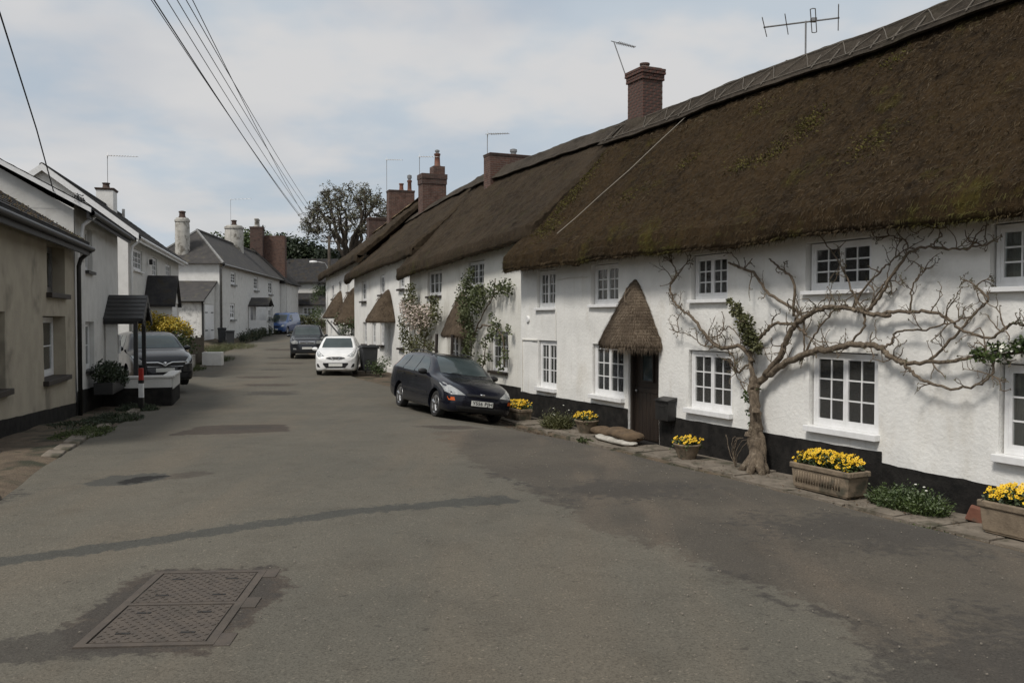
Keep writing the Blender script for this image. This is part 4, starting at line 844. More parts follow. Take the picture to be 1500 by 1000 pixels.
# ---------------------------------------------------------------- wisteria
BR=[[(9.29,-0.32,0.03),(9.12,-0.22,0.45),(9.08,-0.22,0.88),(9.03,-0.22,1.26),(9.0,-0.22,1.5)],[(9.02,-0.17,1.42),(9.32,-0.17,1.58),(9.7,-0.17,1.78),(10.18,-0.17,1.94),(10.63,-0.17,2.01),(11.01,-0.17,2.08),(11.4,-0.17,2.07),(11.68,-0.17,1.92),(11.9,-0.17,1.86)],[(9.23,-0.2,1.56),(9.55,-0.2,1.86),(9.7,-0.2,2.14),(9.88,-0.2,2.36),(10.15,-0.2,2.5),(10.54,-0.2,2.6),(11.03,-0.2,2.57),(11.27,-0.2,2.52),(11.64,-0.2,2.49)],[(8.9,-0.14,1.49),(8.83,-0.14,1.74),(8.86,-0.14,1.98),(9.15,-0.14,2.21),(9.34,-0.14,2.35),(9.79,-0.14,2.35),(10.08,-0.14,2.21)],[(8.9,-0.17,1.75),(8.6,-0.17,1.99),(8.03,-0.17,1.96),(7.56,-0.17,2.26),(7.3,-0.17,2.46),(7.02,-0.17,2.59),(6.74,-0.17,2.77),(6.61,-0.17,3.05),(6.8,-0.17,3.26),(6.67,-0.17,3.48)],[(6.65,-0.2,3.05),(6.89,-0.2,3.24),(7.13,-0.2,3.42)],[(8.25,-0.14,3.38),(8.51,-0.14,3.29),(8.87,-0.14,3.18),(9.27,-0.14,2.83),(9.96,-0.14,2.52)],[(9.27,-0.17,3.38),(9.56,-0.17,3.2),(9.82,-0.17,3.01),(9.82,-0.17,2.48)],[(11.24,-0.2,2.52),(11.41,-0.2,2.69),(11.64,-0.2,2.96),(11.91,-0.2,3.28),(12.27,-0.2,3.36),(12.62,-0.2,3.3),(12.99,-0.2,3.31)],[(11.36,-0.14,2.51),(11.92,-0.14,2.54),(12.38,-0.14,2.5),(12.68,-0.14,2.33),(13.09,-0.14,2.22),(13.35,-0.14,2.38),(13.52,-0.14,2.36),(14.3,-.14,2.3)],[(11.9,-0.17,1.86),(12.47,-0.17,1.91),(12.94,-0.17,1.99),(13.16,-0.17,2.02),(13.9,-.17,2.1)],[(11.87,-0.2,1.88),(12.0,-0.2,1.75),(12.24,-0.2,1.64),(12.64,-0.2,1.58),(13.01,-0.2,1.67),(13.16,-0.2,1.86)],[(12.24,-0.14,1.92),(12.58,-0.14,2.21),(12.91,-0.14,2.54),(13.04,-0.14,2.66),(12.88,-0.14,2.83)],[(11.39,-0.17,2.08),(11.62,-0.17,2.1),(11.75,-0.17,2.28),(12.21,-0.17,2.31),(12.61,-0.17,2.4)],[(11.24,-0.2,2.52),(11.05,-0.2,2.72),(10.76,-0.2,3.23),(10.37,-0.2,3.65)],[(11.2,-0.14,2.53),(11.47,-0.14,2.87),(11.58,-0.14,2.96)],[(11.18,-0.17,2.51),(11.19,-0.17,2.32),(10.91,-0.17,2.09)],[(10.09,-0.2,1.92),(10.28,-0.2,2.21),(10.65,-0.2,2.56)],[(11.92,-0.14,2.54),(11.99,-0.14,2.9),(12.12,-0.14,3.03)],[(11.88,-0.17,3.29),(11.88,-0.17,3.46),(11.6,-0.17,3.55)],[(12.27,-0.2,3.36),(12.42,-0.2,3.48),(12.39,-0.2,3.57)],[(9.96,-0.14,2.52),(10.02,-0.14,2.31),(10.03,-0.14,1.95)],[(8.87,-0.17,1.74),(8.53,-0.17,1.56),(8.39,-0.17,1.84),(7.84,-0.17,2.05)],[(9.02,-0.2,1.15),(8.74,-0.2,1.29),(8.52,-0.2,1.53)],[(10.97,-0.14,2.57),(11.14,-0.14,2.84),(11.47,-0.14,3.1),(11.69,-0.14,3.25)],[(9.82,-0.17,2.35),(9.94,-0.17,2.51),(10.25,-0.17,2.56)],[(7.3,-.17,2.46),(7.6,-.16,2.2),(7.95,-.16,2.12),(8.3,-.15,2.3),(8.6,-.16,2.1)],[(8.03,-.17,1.96),(7.6,-.18,1.98),(7.25,-.18,2.15),(6.9,-.17,2.2)]]
RAD=[(.16,.085),(.075,.042),(.065,.034),(.055,.022),(.05,.014),(.018,.01),(.02,.03),(.014,.028),(.034,.014),(.032,.012),(.036,.014),(.032,.014),(.026,.012),(.026,.012),(.024,.01),(.02,.014),(.022,.018),(.022,.014),(.018,.008),(.018,.008),(.016,.007),(.02,.016),(.026,.012),(.022,.009),(.024,.012),(.018,.012),(.016,.01),(.016,.008)]
def smooth_path(pts,k=6,jit=.0,rs=None):
    pts=[Vector(p) for p in pts]; out=[]
    for i in range(len(pts)-1):
        p0=pts[max(i-1,0)];p1=pts[i];p2=pts[i+1];p3=pts[min(i+2,len(pts)-1)]
        for j in range(k):
            t=j/k; v=.5*((2*p1)+(p2-p0)*t+(2*p0-5*p1+4*p2-p3)*t*t+(3*p1-p0-3*p2+p3)*t**3)
            if rs and (i or j): v=v+Vector((rs.gauss(0,jit),rs.gauss(0,jit*.5),rs.gauss(0,jit)))
            out.append(v)
    return out+[pts[-1]]
wis=empty('wisteria',Lw(A,9.2,-.3,0.03),angA,'old bare wisteria with a twisted trunk spread over the near cottage wall','tree')
def rel(p): return Vector(p)-Vector((9.2,-.3,.03))
rs=random.Random(21); TW=MB(); BUD=MB()
def twig(p,d,l,r,depth):
    n=4; pts=[p]; q=p.copy(); dd=d.normalized()
    for i in range(n):
        dd=(dd+Vector((rs.gauss(0,.38),rs.gauss(0,.12),rs.gauss(0,.38)+.05))).normalized(); q=q+dd*l/n
        if q.y>.26: q.y=.26
        pts.append(q.copy())
        if depth and rs.random()<.5: twig(q,(dd+Vector((rs.gauss(0,.8),rs.gauss(0,.3),rs.gauss(0,.8)))),l*rs.uniform(.35,.65),r*.65,depth-1)
    TW.tube(pts,[r*(1-.45*i/n) for i in range(n+1)],5,cap=False)
    for k in range(rs.randint(1,3)):
        u=Vector((rs.gauss(0,1),rs.gauss(0,.6),rs.gauss(0,1))).normalized()*rs.uniform(.014,.035); v=u.orthogonal().normalized()*.007; BUD.add([q,q+u*.5+v,q+u,q+u*.5-v],[(0,1,2,3)])
for i,(pts,(ra_,rb_)) in enumerate(zip(BR,RAD)):
    pts=[(x_,y_*(.62 if i else 1)-(.03 if i else 0),z_) for x_,y_,z_ in pts]
    P=smooth_path([rel(p) for p in pts],7,.010 if i else .012,rs); n=len(P)
    rad=[(.82 if i else 1)*(ra_+(rb_-ra_)*(k/(n-1))**.7)*(1+.14*fbm((k*.5,i,0),1,2)) for k in range(n)]
    if i==0: rad=[r*.78 for r in rad]; rad[0]=.18; rad[1]=.155; rad[2]=.14
    b=MB(); b.tube(P,rad,12 if i<4 else 8)
    if i==0:
        for (dx_,dy_) in [(.30,-.12),(-.22,-.16),(.12,-.26)]: b.tube([(0.02,0,.28),(dx_*.5,dy_*.5,.10),(dx_,dy_,-.04)],[.10,.08,.05],8)
        Pa=smooth_path([rel(q) for q in [(9.22,-.30,.1),(9.02,-.27,.5),(9.12,-.28,.9),(9.02,-.26,1.3)]],6,.01,rs); b.tube(Pa,.055,8); Pb=smooth_path([rel(q) for q in [(9.30,-.22,.1),(9.2,-.2,.55),(9.0,-.2,.95),(9.1,-.2,1.4)]],6,.01,rs); b.tube(Pb,.05,8)
        for q in [(9.2,-.32,1.0,.06),(9.0,-.3,.6,.05)]:
            b.lathe([(0,.05),(q[3],.03),(q[3]*1.2,-.03)],rel(q[:3]),8)
    if i==0: v_=[]; 
    b.obj('trunk' if i==0 else 'branch',M['bark'],wis,smooth=True)
    if i>3:
        L_=0
        for k in range(1,n):
            L_+=(P[k]-P[k-1]).length
        m=int(L_*(4.6 if i not in (21,16,17) else 2))
        for t in range(m):
            k=rs.randint(n//5,n-1); d=Vector((rs.gauss(0,1),-abs(rs.gauss(0,.25)),rs.gauss(.35,.9))); twig(P[k],d,rs.uniform(.10,.36),rs.uniform(.007,.012),1 if rs.random()<.6 else 2)
        if rad[-1]<.02:
            for t in range(3): twig(P[-1],(P[-1]-P[-3])*3+Vector((rs.gauss(0,.1),0,rs.gauss(0,.1))),rs.uniform(.15,.35),.010,2)
    elif i>0:
        for t in range(16):
            k=rs.randint(4,n-1); twig(P[k],Vector((rs.gauss(0,1),-.2,rs.gauss(.5,.6))),rs.uniform(.12,.36),.010,1)
tag(TW.obj('twigs',basic('twig_bark',(.105,.078,.053),(.155,.12,.085),6,.9),wis,smooth=True),kind='stuff'); tag(BUD.obj('buds',M['leaf_bud'],wis),kind='stuff')
b=MB(); leafcloud(1500,[(-.42,.10,2.32,.20),(-.62,.10,2.55,.14),(-.28,.10,2.10,.17),(-.12,.10,1.96,.12),(-.78,.1,2.68,.07)],.055,b,rs,ani=(1,.5,1)); tag(b.obj('foliage',M['leaf_olive'],wis),kind='stuff',)
b=MB(); leafcloud(160,[(-.35,.1,1.15,.10),(-.28,.1,.9,.10),(-.15,.1,1.3,.08),(-.2,.05,.72,.08)],.06,b,rs,ani=(1,.5,1)); tag(b.obj('foliage',M['leaf'],wis),kind='stuff')
shr=empty('bramble',Lw(A,8.75,-.35,.04),angA,'thin arching leafless shoots left of the wisteria trunk','plant')
for k in range(7):
    a=rs.uniform(-.6,.5); P=smooth_path([(0,0,0),(a*.25,-.03,.25),(a*.55+.1,-.05,.46),(a*.9+.22,-.04,.50)],4,.006,rs); MB().tube(P,[.006]*len(P),4).obj('shoot',M['bark'],shr)
# white flowered climber at the right edge, over the last window
cl=empty('white_climber',Lw(A,13.6,-.2,1.9),angA,'glossy green climber with white blossom above the right edge window','plant')
b=MB(); leafcloud(900,[(-.35,.02,.16,.16),(-.05,.02,.22,.16),(.3,.02,.2,.18),(.7,.02,.22,.2),(-.6,.02,.12,.10)],.07,b,rs,ani=(1,.6,.8)); tag(b.obj('foliage',M['leaf'],cl),kind='stuff'); b=MB(); leafcloud(90,[(-.2,-.08,.24,.12),(.2,-.08,.28,.14)],.045,b,rs); tag(b.obj('flower_heads',M['petal_white'],cl),kind='stuff')
MB().tube(smooth_path([(-.6,.06,.1),(-.1,.06,.15),(.5,.06,.18),(1.0,.06,.15)],5,.01,rs),.018,6).obj('stem',M['bark'],cl)
# ---------------------------------------------------------------- climbers on cottage B
def climber(parent,base,stems,clouds,n,mat,label,size=.09,flowers=None,seed=0):
    rs=random.Random(seed); o=empty('climbing_rose' if not flowers else 'clematis',Lw(parent,*base),parent.rotation_euler.z,label,'climber'); B0=Vector(base)
    for s in stems:
        P=smooth_path([Vector(p)-B0 for p in s],6,.02,rs); k=len(P); MB().tube(P,[.028-.018*i/k for i in range(k)],6).obj('stem',M['bark'],o,smooth=True)
    b=MB(); leafcloud(n,[(c[0]-B0.x,c[1]-B0.y,c[2]-B0.z,c[3]) for c in clouds],size,b,rs,ani=(1,.55,1)); tag(b.obj('foliage',mat,o),kind='stuff')
    if flowers:
        b=MB(); leafcloud(flowers[0],[(c[0]-B0.x,c[1]-B0.y-.12,c[2]-B0.z,c[3]*.95) for c in flowers[1]],flowers[2],b,rs,ani=(1,.5,1)); tag(b.obj('flower_heads',flowers[3],o),kind='stuff')
    return o
Bg=[(-4.5,-.3,2.9,.5),(-4.0,-.35,2.5,.55),(-4.6,-.3,2.2,.4),(-3.4,-.28,2.75,.4),(-3.0,-.25,2.9,.3),(-2.4,-.22,3.0,.3),(-1.9,-.2,3.05,.28),(-1.5,-.2,3.0,.25),(-4.3,-.3,3.3,.3),(-4.0,-.3,3.55,.2),(-4.1,-.3,1.7,.4),(-4.3,-.3,1.2,.3),(-3.4,-.22,1.0,.25),(-3.2,-.22,1.5,.2),(-2.7,-.2,1.75,.25),(-2.3,-.2,1.95,.25),(-2.0,-.2,1.6,.22),(-1.75,-.2,1.2,.2),(-2.0,-.2,.85,.2),(-1.5,-.2,1.9,.15),(-4.6,-.32,.8,.25),(-2.6,-.22,2.2,.2),(-2.9,-.2,1.1,.15),(-3.7,-.25,3.0,.3)]
climber(Bc,(-4.2,-.22,0),[[(-4.2,-.22,0),(-4.3,-.2,1),(-4.1,-.2,2),(-4.3,-.2,2.9),(-4.1,-.2,3.5)],[(-4.1,-.2,1.6),(-3.4,-.18,2.3),(-2.6,-.18,2.8),(-1.7,-.18,3.05)],[(-4.0,-.2,.3),(-3.3,-.18,.9),(-3.2,-.18,1.7)],[(-3.6,-.2,1.9),(-2.6,-.18,2.0),(-1.9,-.18,1.6),(-1.8,-.18,.9)],[(-2.6,-.18,2.8),(-2.5,-.16,3.3)]],Bg,3600,M['leaf_mid'],'leafy green climbing rose around the cottage windows above the estate car',.085,seed=2)
Bp=[(-10.6,-.3,2.1,.5),(-10.2,-.3,2.9,.45),(-9.6,-.3,2.45,.5),(-9.0,-.3,2.1,.5),(-8.2,-.3,2.2,.5),(-7.4,-.3,2.35,.4),(-8.6,-.28,1.6,.4),(-10.4,-.3,1.3,.4),(-9.4,-.3,1.2,.4),(-7.9,-.28,1.2,.3),(-9.9,-.3,3.2,.3),(-10.9,-.3,1.6,.3),(-6.8,-.5,2.7,.3)]
climber(Bc,(-9.4,-.22,0),[[(-9.4,-.22,0),(-9.5,-.2,1),(-9.9,-.2,2),(-10,-.2,3)],[(-9.3,-.2,.2),(-8.8,-.2,1.2),(-8.2,-.2,2.1),(-7.2,-.2,2.4)],[(-9.5,-.2,.1),(-10.2,-.2,1.2),(-10.6,-.2,2.1)],[(-9.2,-.2,.0),(-8.4,-.2,.9),(-8.0,-.2,1.6)]],Bp,3800,M['leaf_olive'],'pale pink flowering clematis on the cottage wall behind the estate car',.085,flowers=(1300,[(-9.6,-.32,2.3,.6),(-8.6,-.32,2.2,.55),(-7.7,-.32,2.3,.45),(-10.4,-.3,2.6,.4)],.075,M['petal_pink']),seed=4)
# ---------------------------------------------------------------- vehicles
# station: distance from nose, bottom z, (widest half width, its z), shoulder (half width, z), upper edge (half width, z), crown z
def car_body(ST,n_s=84,n_v=36):
    ST=sorted(ST); s=[q[0] for q in ST]; F=[pchip(s,[q[k] for q in ST]) for k in range(1,9)]
    L_=s[-1]; rows=[]
    ss_=sorted(set([L_*(.5-.5*math.cos(math.pi*i/n_s)) for i in range(n_s+1)]+[L_*i/n_s for i in range(n_s+1)]))
    for q in ss_:
        zb,wm,zm,wsn,zs,wt,zt,zc=[f(q) for f in F]
        half=[(0,zb),(wm*.80,zb),(wm*.95,zb+.03),(wm*.99,zb+(zm-zb)*.5),(wm,zm),(wm*.995,zm+(zs-zm)*.5),(wsn,zs),(wsn+(wt-wsn)*.5,zs+(zt-zs)*.5),(wt,zt),(wt*.86,zt+(zc-zt)*.62),(wt*.5,zt+(zc-zt)*.93),(0,zc)]
        fy=pchip(range(12),[p[0] for p in half]); fz=pchip(range(12),[p[1] for p in half])
        h=[(fy(11*k/n_v),fz(11*k/n_v)) for k in range(n_v+1)]
        rows.append([(-q,y,z) for y,z in h]+[(-q,-y,z) for y,z in h[::-1][1:-1]])
    b=MB(); b.grid(rows,closev=True); n=len(rows[0]); k=len(rows)
    b.add(rows[0],[tuple(range(n-1,-1,-1))]); b.add(rows[-1],[tuple(range(n))])
    bm=bmesh.new(); me=b.mesh('tmp',[]); bm.from_mesh(me); bmesh.ops.remove_doubles(bm,verts=bm.verts,dist=.0004); bmesh.ops.recalc_face_normals(bm,faces=bm.faces); bmesh.ops.triangulate(bm,faces=[f for f in bm.faces if len(f.verts)>4]); bm.to_mesh(me); bm.free()
    return me,L_
def make_car(name,loc,rot,label,cat,ST,paint,wheels,wr,track,spec,rim='alloy',tw=.19,group=None):
    """origin: ground under the nose centre, car points to +x"""
    root=empty(name,loc,0,label,cat,group,rot=rot); me,L_=car_body(ST)
    tree=BVHTree.FromPolygons([v.co.copy() for v in me.vertices],[tuple(p.vertices) for p in me.polygons])
    # wheel arches
    body=bpy.data.objects.new('body',me); COL.objects.link(body)
    cut=MB()
    for wx in wheels:
        for s in (-1,1): cut.lathe([(0,-.02),(wr*1.20,-.02),(wr*1.20,.60),(0,.60)],(-wx,s*(track-.25) if s>0 else -(track-.25)-.58,wr),28,axis='y')
    cm=cut.mesh('c',[],fixn=True); co=bpy.data.objects.new('c',cm); COL.objects.link(co)
    md=body.modifiers.new('b','BOOLEAN'); md.object=co; md.operation='DIFFERENCE'; md.solver='EXACT'
    bpy.context.view_layer.update(); dg=bpy.context.evaluated_depsgraph_get(); nm=bpy.data.meshes.new_from_object(body.evaluated_get(dg)); body.modifiers.clear()
    if len(nm.polygons)>500: body.data=nm
    bpy.data.objects.remove(co); body.data.materials.clear(); body.data.materials.append(paint)
    body.data.polygons.foreach_set('use_smooth',[True]*len(body.data.polygons)); body.data.set_sharp_from_angle(angle=R(42)); body.parent=root
    def patch(nm_,poly,axis,mat,parent=None,off=.006,skirt=.03,step=.07,smooth=True):
        # lay a piece of trim onto the bodywork
        par=parent or root
        D={'x':Vector((-1,0,0)),'-x':Vector((1,0,0)),'y':Vector((0,-1,0)),'-y':Vector((0,1,0)),'z':Vector((0,0,-1))}[axis]
        def src(a,b_): return {'x':Vector((3,a,b_)),'-x':Vector((-L_-3,a,b_)),'y':Vector((a,4,b_)),'-y':Vector((a,-4,b_)),'z':Vector((a,b_,4))}[axis]
        bm=bmesh.new(); f=bm.faces.new([bm.verts.new((a,b_,0)) for a,b_ in poly]); bmesh.ops.triangulate(bm,faces=[f])
        for _ in range(6):
            e=[e for e in bm.edges if e.calc_length()>step*1.5]
            if not e: break
            bmesh.ops.subdivide_edges(bm,edges=e,cuts=1); bmesh.ops.triangulate(bm,faces=bm.faces[:])
        bnd=[e for e in bm.edges if len(e.link_faces)==1]
        for v in bm.verts:
            o_=src(v.co.x,v.co.y); h=tree.ray_cast(o_,D)
            if h[0] is None: h=tree.find_nearest(o_+D*3)
            nrm=h[1] if h[1].dot(D)<0 else -h[1]; v.co=h[0]+nrm*off
        ex=bmesh.ops.extrude_edge_only(bm,edges=bnd)
        for v in ex['geom']:
            if isinstance(v,bmesh.types.BMVert): v.co+=D*skirt
        bmesh.ops.recalc_face_normals(bm,faces=bm.faces)
        m=bpy.data.meshes.new(nm_); bm.to_mesh(m); bm.free(); m.materials.append(mat)
        if smooth: m.polygons.foreach_set('use_smooth',[True]*len(m.polygons)); m.set_sharp_from_angle(angle=R(40))
        return link(nm_,m,par)
    for (nm_,poly,axis,mt) in spec.get('patches',[]):
        if axis=='yy': 
            patch(nm_,poly,'y',M[mt]); patch(nm_,[(a,b_) for a,b_ in poly],'-y',M[mt])
        elif axis=='xx': patch(nm_,poly,'x',M[mt]); patch(nm_,[(-a,b_) for a,b_ in poly],'x',M[mt])
        else: patch(nm_,poly,axis,M[mt])
    # door seams
    for pl in spec.get('seams',[]):
        for ax in ('y','-y'):
            for (p,q) in zip(pl,pl[1:]):
                d=Vector((q[0]-p[0],q[1]-p[1])).normalized(); nrm=Vector((-d.y,d.x))*.006
                patch('door_seam',[(p[0]-nrm.x,p[1]-nrm.y),(q[0]-nrm.x,q[1]-nrm.y),(q[0]+nrm.x,q[1]+nrm.y),(p[0]+nrm.x,p[1]+nrm.y)],ax,M['trim_black'],body,off=.0015,skirt=.004,step=.15)
    # wheels
    for wx in wheels:
        for s in (-1,1):
            w=empty('wheel',(-wx,s*(track-tw*.5),wr)); w.parent=root
            t=MB(); t.lathe([(wr*.66,-tw*.42),(wr*.78,-tw*.5),(wr*.94,-tw*.48),(wr,-tw*.36),(wr,tw*.36),(wr*.94,tw*.48),(wr*.78,tw*.5),(wr*.66,tw*.42)],n=36,axis='y'); t.obj('tyre',M['rubber'],w,smooth=True,angle=50)
            r=MB(); o_=s*tw*.40
            r.lathe([(wr*.68,o_),(wr*.66,o_+s*.012),(wr*.60,o_),(wr*.57,o_-s*.04),(wr*.57,-o_)],n=32,axis='y')
            if rim=='alloy':
                for k in range(5):
                    a=k*2*math.pi/5+.3; c_,s_=math.cos(a),math.sin(a); r.tube([(c_*.03,o_-s*.01,s_*.03),(c_*wr*.35,o_+s*.002,s_*wr*.35),(c_*wr*.62,o_-s*.006,s_*wr*.62)],[.035,.03,.04],6)
                r.lathe([(0,o_+s*.012),(.045,o_+s*.008),(.055,o_-s*.02)],n=16,axis='y')
            else: r.lathe([(0,o_+s*.02),(wr*.25,o_+s*.015),(wr*.5,o_-s*.005),(wr*.6,o_-s*.01)],n=24,axis='y')
            r.obj('rim',M['alloy' if rim=='alloy' else 'metal_grey'],w,smooth=True,angle=40)
            MB().lathe([(0,o_-s*.06),(wr*.62,o_-s*.06)],n=20,axis='y').obj('brake_disc',M['trim_black'],w)
    # dark underbody so the arches read as hollow
    mz=spec.get('mirror')
    if mz:
        for s in (-1,1):
            mo=MB(); P=[]
            for i in range(9):
                u=i/8; yy=s*(mz[1]+.20*u); r_=.075*math.sin(math.pi*min(max(.18+.72*u,0),1))**.6
                P.append([(mz[0]+.03+r_*.75*math.cos(a),yy,mz[2]+r_*.95*math.sin(a)) for a in [2*math.pi*j/12 for j in range(12)]])
            mo.grid(P,closev=True); mo.add(P[0],[tuple(range(12))]); mo.add(P[-1],[tuple(range(11,-1,-1))]); mo.obj('wing_mirror',spec.get('mirrormat',paint),root,smooth=True,angle=60,fixn=True)
    for (px,pz,txt,fr) in spec.get('plates',[]):
        # number plate: held flat on the bumper
        h=tree.ray_cast(Vector((3,0,pz)),Vector((-1,0,0))); x=h[0].x+.022
        pl=MB().b2(x-.03,x,-.26,.26,pz-.056,pz+.056).obj('number_plate',M['plate_white'],root)
        for word,yc,wd in ([] if not txt else [(txt.split()[0],-.115,.245),(txt.split()[1],.150,.185)]):
            cu=bpy.data.curves.new('t','FONT'); cu.body=word; cu.size=.108; cu.align_x='CENTER'; cu.align_y='CENTER'; cu.extrude=.001; cu.offset=.0022; cu.space_character=1.06
            to=bpy.data.objects.new('t',cu); COL.objects.link(to); bpy.context.view_layer.update(); tm=bpy.data.meshes.new_from_object(to.evaluated_get(bpy.context.evaluated_depsgraph_get())); bpy.data.objects.remove(to)
            tm.materials.clear(); tm.materials.append(M['trim_black']); xs_=[v.co.x for v in tm.vertices]; sc_=wd/(max(xs_)-min(xs_))
            link('plate_lettering',tm,pl,(x+.0015,yc,pz),(R(90),0,R(90)),(sc_,1.0,1))
    for f in spec.get('extra',[]): f(root,tree,patch)
    return root
def tilt(loc,hd,wb=2.6,tr=1.5):
    """rotation that sits a vehicle on the sloping road; hd = heading of +x"""
    f=Vector((math.cos(hd),math.sin(hd),0)); l=Vector((-math.sin(hd),math.cos(hd),0)); c=Vector(loc)-f*wb*.5
    fz=(g(c.x+f.x*wb/2,c.y+f.y*wb/2)-g(c.x-f.x*wb/2,c.y-f.y*wb/2))/wb; lz=(g(c.x+l.x*tr/2,c.y+l.y*tr/2)-g(c.x-l.x*tr/2,c.y-l.y*tr/2))/tr
    X=(f+Vector((0,0,fz))).normalized(); Y=(l+Vector((0,0,lz))).normalized(); Z=X.cross(Y).normalized(); Y=Z.cross(X)
    return Matrix((X,Y,Z)).transposed().to_euler()
# dark blue estate: s, zb, wm,zm, ws,zs, wt,zt, zc
EST=[(0,.30,.50,.42,.48,.52,.42,.575,.60),(.05,.24,.66,.42,.63,.56,.52,.63,.66),(.16,.20,.775,.44,.73,.63,.62,.71,.745),(.40,.19,.825,.48,.79,.74,.68,.815,.85),(.75,.19,.845,.50,.82,.83,.70,.89,.93),(1.08,.19,.85,.52,.83,.895,.71,.95,.99),(1.22,.19,.85,.52,.835,.91,.72,.985,1.02),(1.45,.19,.85,.53,.835,.925,.69,1.12,1.17),(1.80,.19,.85,.53,.835,.935,.62,1.30,1.36),(2.05,.19,.85,.53,.835,.94,.585,1.375,1.435),(2.4,.19,.85,.54,.835,.95,.575,1.405,1.47),(3.1,.20,.85,.55,.835,.965,.575,1.41,1.475),(3.75,.21,.848,.56,.83,.98,.57,1.385,1.45),(4.1,.25,.835,.57,.815,.99,.56,1.34,1.41),(4.28,.30,.815,.58,.79,.99,.56,1.20,1.29),(4.38,.34,.79,.58,.75,.97,.60,1.02,1.06),(4.44,.36,.74,.58,.70,.86,.58,.90,.92)]
def est_extra(root,tree,patch):
    for s in (-1,1): # roof rails
        MB().tube(smooth_path([(-2.15,s*.535,1.415),(-2.3,s*.535,1.475),(-2.9,s*.535,1.505),(-3.5,s*.535,1.49),(-3.75,s*.53,1.42)],5),.014,6).obj('roof_rail',M['trim_black'],root,smooth=True)
        MB().b2(-2.45,-2.27,s*.853-.012,s*.853+.012,.845,.875).obj('door_handle',M['trim_black'],root); MB().b2(-3.35,-3.17,s*.853-.012,s*.853+.012,.86,.89).obj('door_handle',M['trim_black'],root)
    h=tree.ray_cast(Vector((3,0,.63)),Vector((-1,0,0))); b=MB(); b.lathe([(0,.012),(.055,.010),(.062,-.01)],n=20,axis='x'); b.v=[(x,y*1.0,z*.42) for x,y,z in b.v]; o=b.obj('badge',M['chrome'],root,(h[0].x+.012,0,.635),smooth=True)
    for s in (-1,1): MB().tube([(-1.02,s*.05+.05,1.0),(-1.18,s*.3+.1,1.035),(-1.2,s*.45+.1,1.04)],.008,4).obj('wiper',M['trim_black'],root)
paintE=carpaint('paint_navy',(.007,.008,.015),.2,.22)
hdA=angA  # heading follows cottage A, nose to camera
fx=Vector((math.cos(hdA),math.sin(hdA))); lx=Vector((-fx.y,fx.x))
nose=Vector((-1.76,20.3))+lx*.74+fx*.86
locE=(nose.x,nose.y,g(nose.x-fx.x*.86,nose.y-fx.y*.86)-.0)
side=lambda pts: pts
make_car('estate_car',locE,tilt(locE,hdA),'dark navy estate car with roof rails parked against the climber covered cottage','car',EST,paintE,(.86,3.475),.305,.80,
 dict(mirror=(-1.62,.83,1.0),mirrormat=M['trim_black'],plates=[(0,.44,'Y556 PJH',1)],extra=[est_extra],
 seams=[[(-1.42,.92),(-1.30,.55),(-1.42,.24)],[(-2.48,.93),(-2.50,.24)],[(-3.18,.55),(-3.35,.70),(-3.42,.97)],[(-1.42,.24),(-2.9,.24)]],
 patches=[('windscreen',[(-.60,1.02),(.60,1.02),(.575,1.2),(.52,1.395),(-.52,1.395),(-.575,1.2)],'x','car_glass'),('side_window',[(-1.55,.97),(-2.42,.975),(-2.42,1.36),(-2.12,1.36),(-1.85,1.24)],'yy','car_glass'),('side_window',[(-2.50,.975),(-3.30,.99),(-3.22,1.36),(-2.50,1.365)],'yy','car_glass'),('side_window',[(-3.38,1.0),(-4.12,1.04),(-3.92,1.33),(-3.32,1.355)],'yy','car_glass'),
 ('headlamp',[(.42,.60),(.70,.585),(.80,.63),(.82,.80),(.76,.82),(.60,.72)],'xx','lamp_clear'),('indicator',[(.64,.46),(.76,.46),(.78,.53),(.66,.535)],'xx','lamp_orange'),('grille',[(-.38,.585),(.38,.585),(.40,.635),(-.40,.635)],'x','trim_black'),('lower_grille',[(-.55,.24),(.55,.24),(.62,.36),(-.62,.36)],'x','trim_black'),('tail_lamp',[(-4.16,1.05),(-4.30,1.05),(-4.24,1.32),(-4.10,1.32)],'yy','lamp_red'),('side_moulding',[(-1.35,.50),(-3.1,.52),(-3.1,.57),(-1.35,.55)],'yy','trim_black')]))
# white hatchback
HAT=[(0,.26,.46,.42,.46,.56,.40,.62,.64),(.05,.21,.62,.42,.62,.62,.52,.70,.72),(.15,.18,.75,.46,.73,.72,.60,.80,.82),(.35,.17,.80,.50,.78,.82,.66,.90,.92),(.65,.17,.82,.52,.80,.90,.68,.99,1.01),(.85,.17,.825,.54,.80,.94,.70,1.03,1.06),(1.10,.17,.83,.55,.805,.955,.66,1.20,1.24),(1.45,.17,.83,.55,.805,.965,.58,1.41,1.45),(1.65,.17,.83,.55,.80,.97,.56,1.455,1.495),(2.2,.17,.83,.55,.80,.98,.56,1.465,1.515),(2.9,.18,.825,.56,.79,.99,.55,1.43,1.48),(3.4,.2,.81,.57,.77,1.0,.54,1.36,1.41),(3.6,.25,.78,.58,.73,.99,.53,1.16,1.22),(3.72,.3,.72,.58,.68,.88,.55,.95,.97),(3.78,.34,.66,.58,.62,.78,.5,.82,.84)]
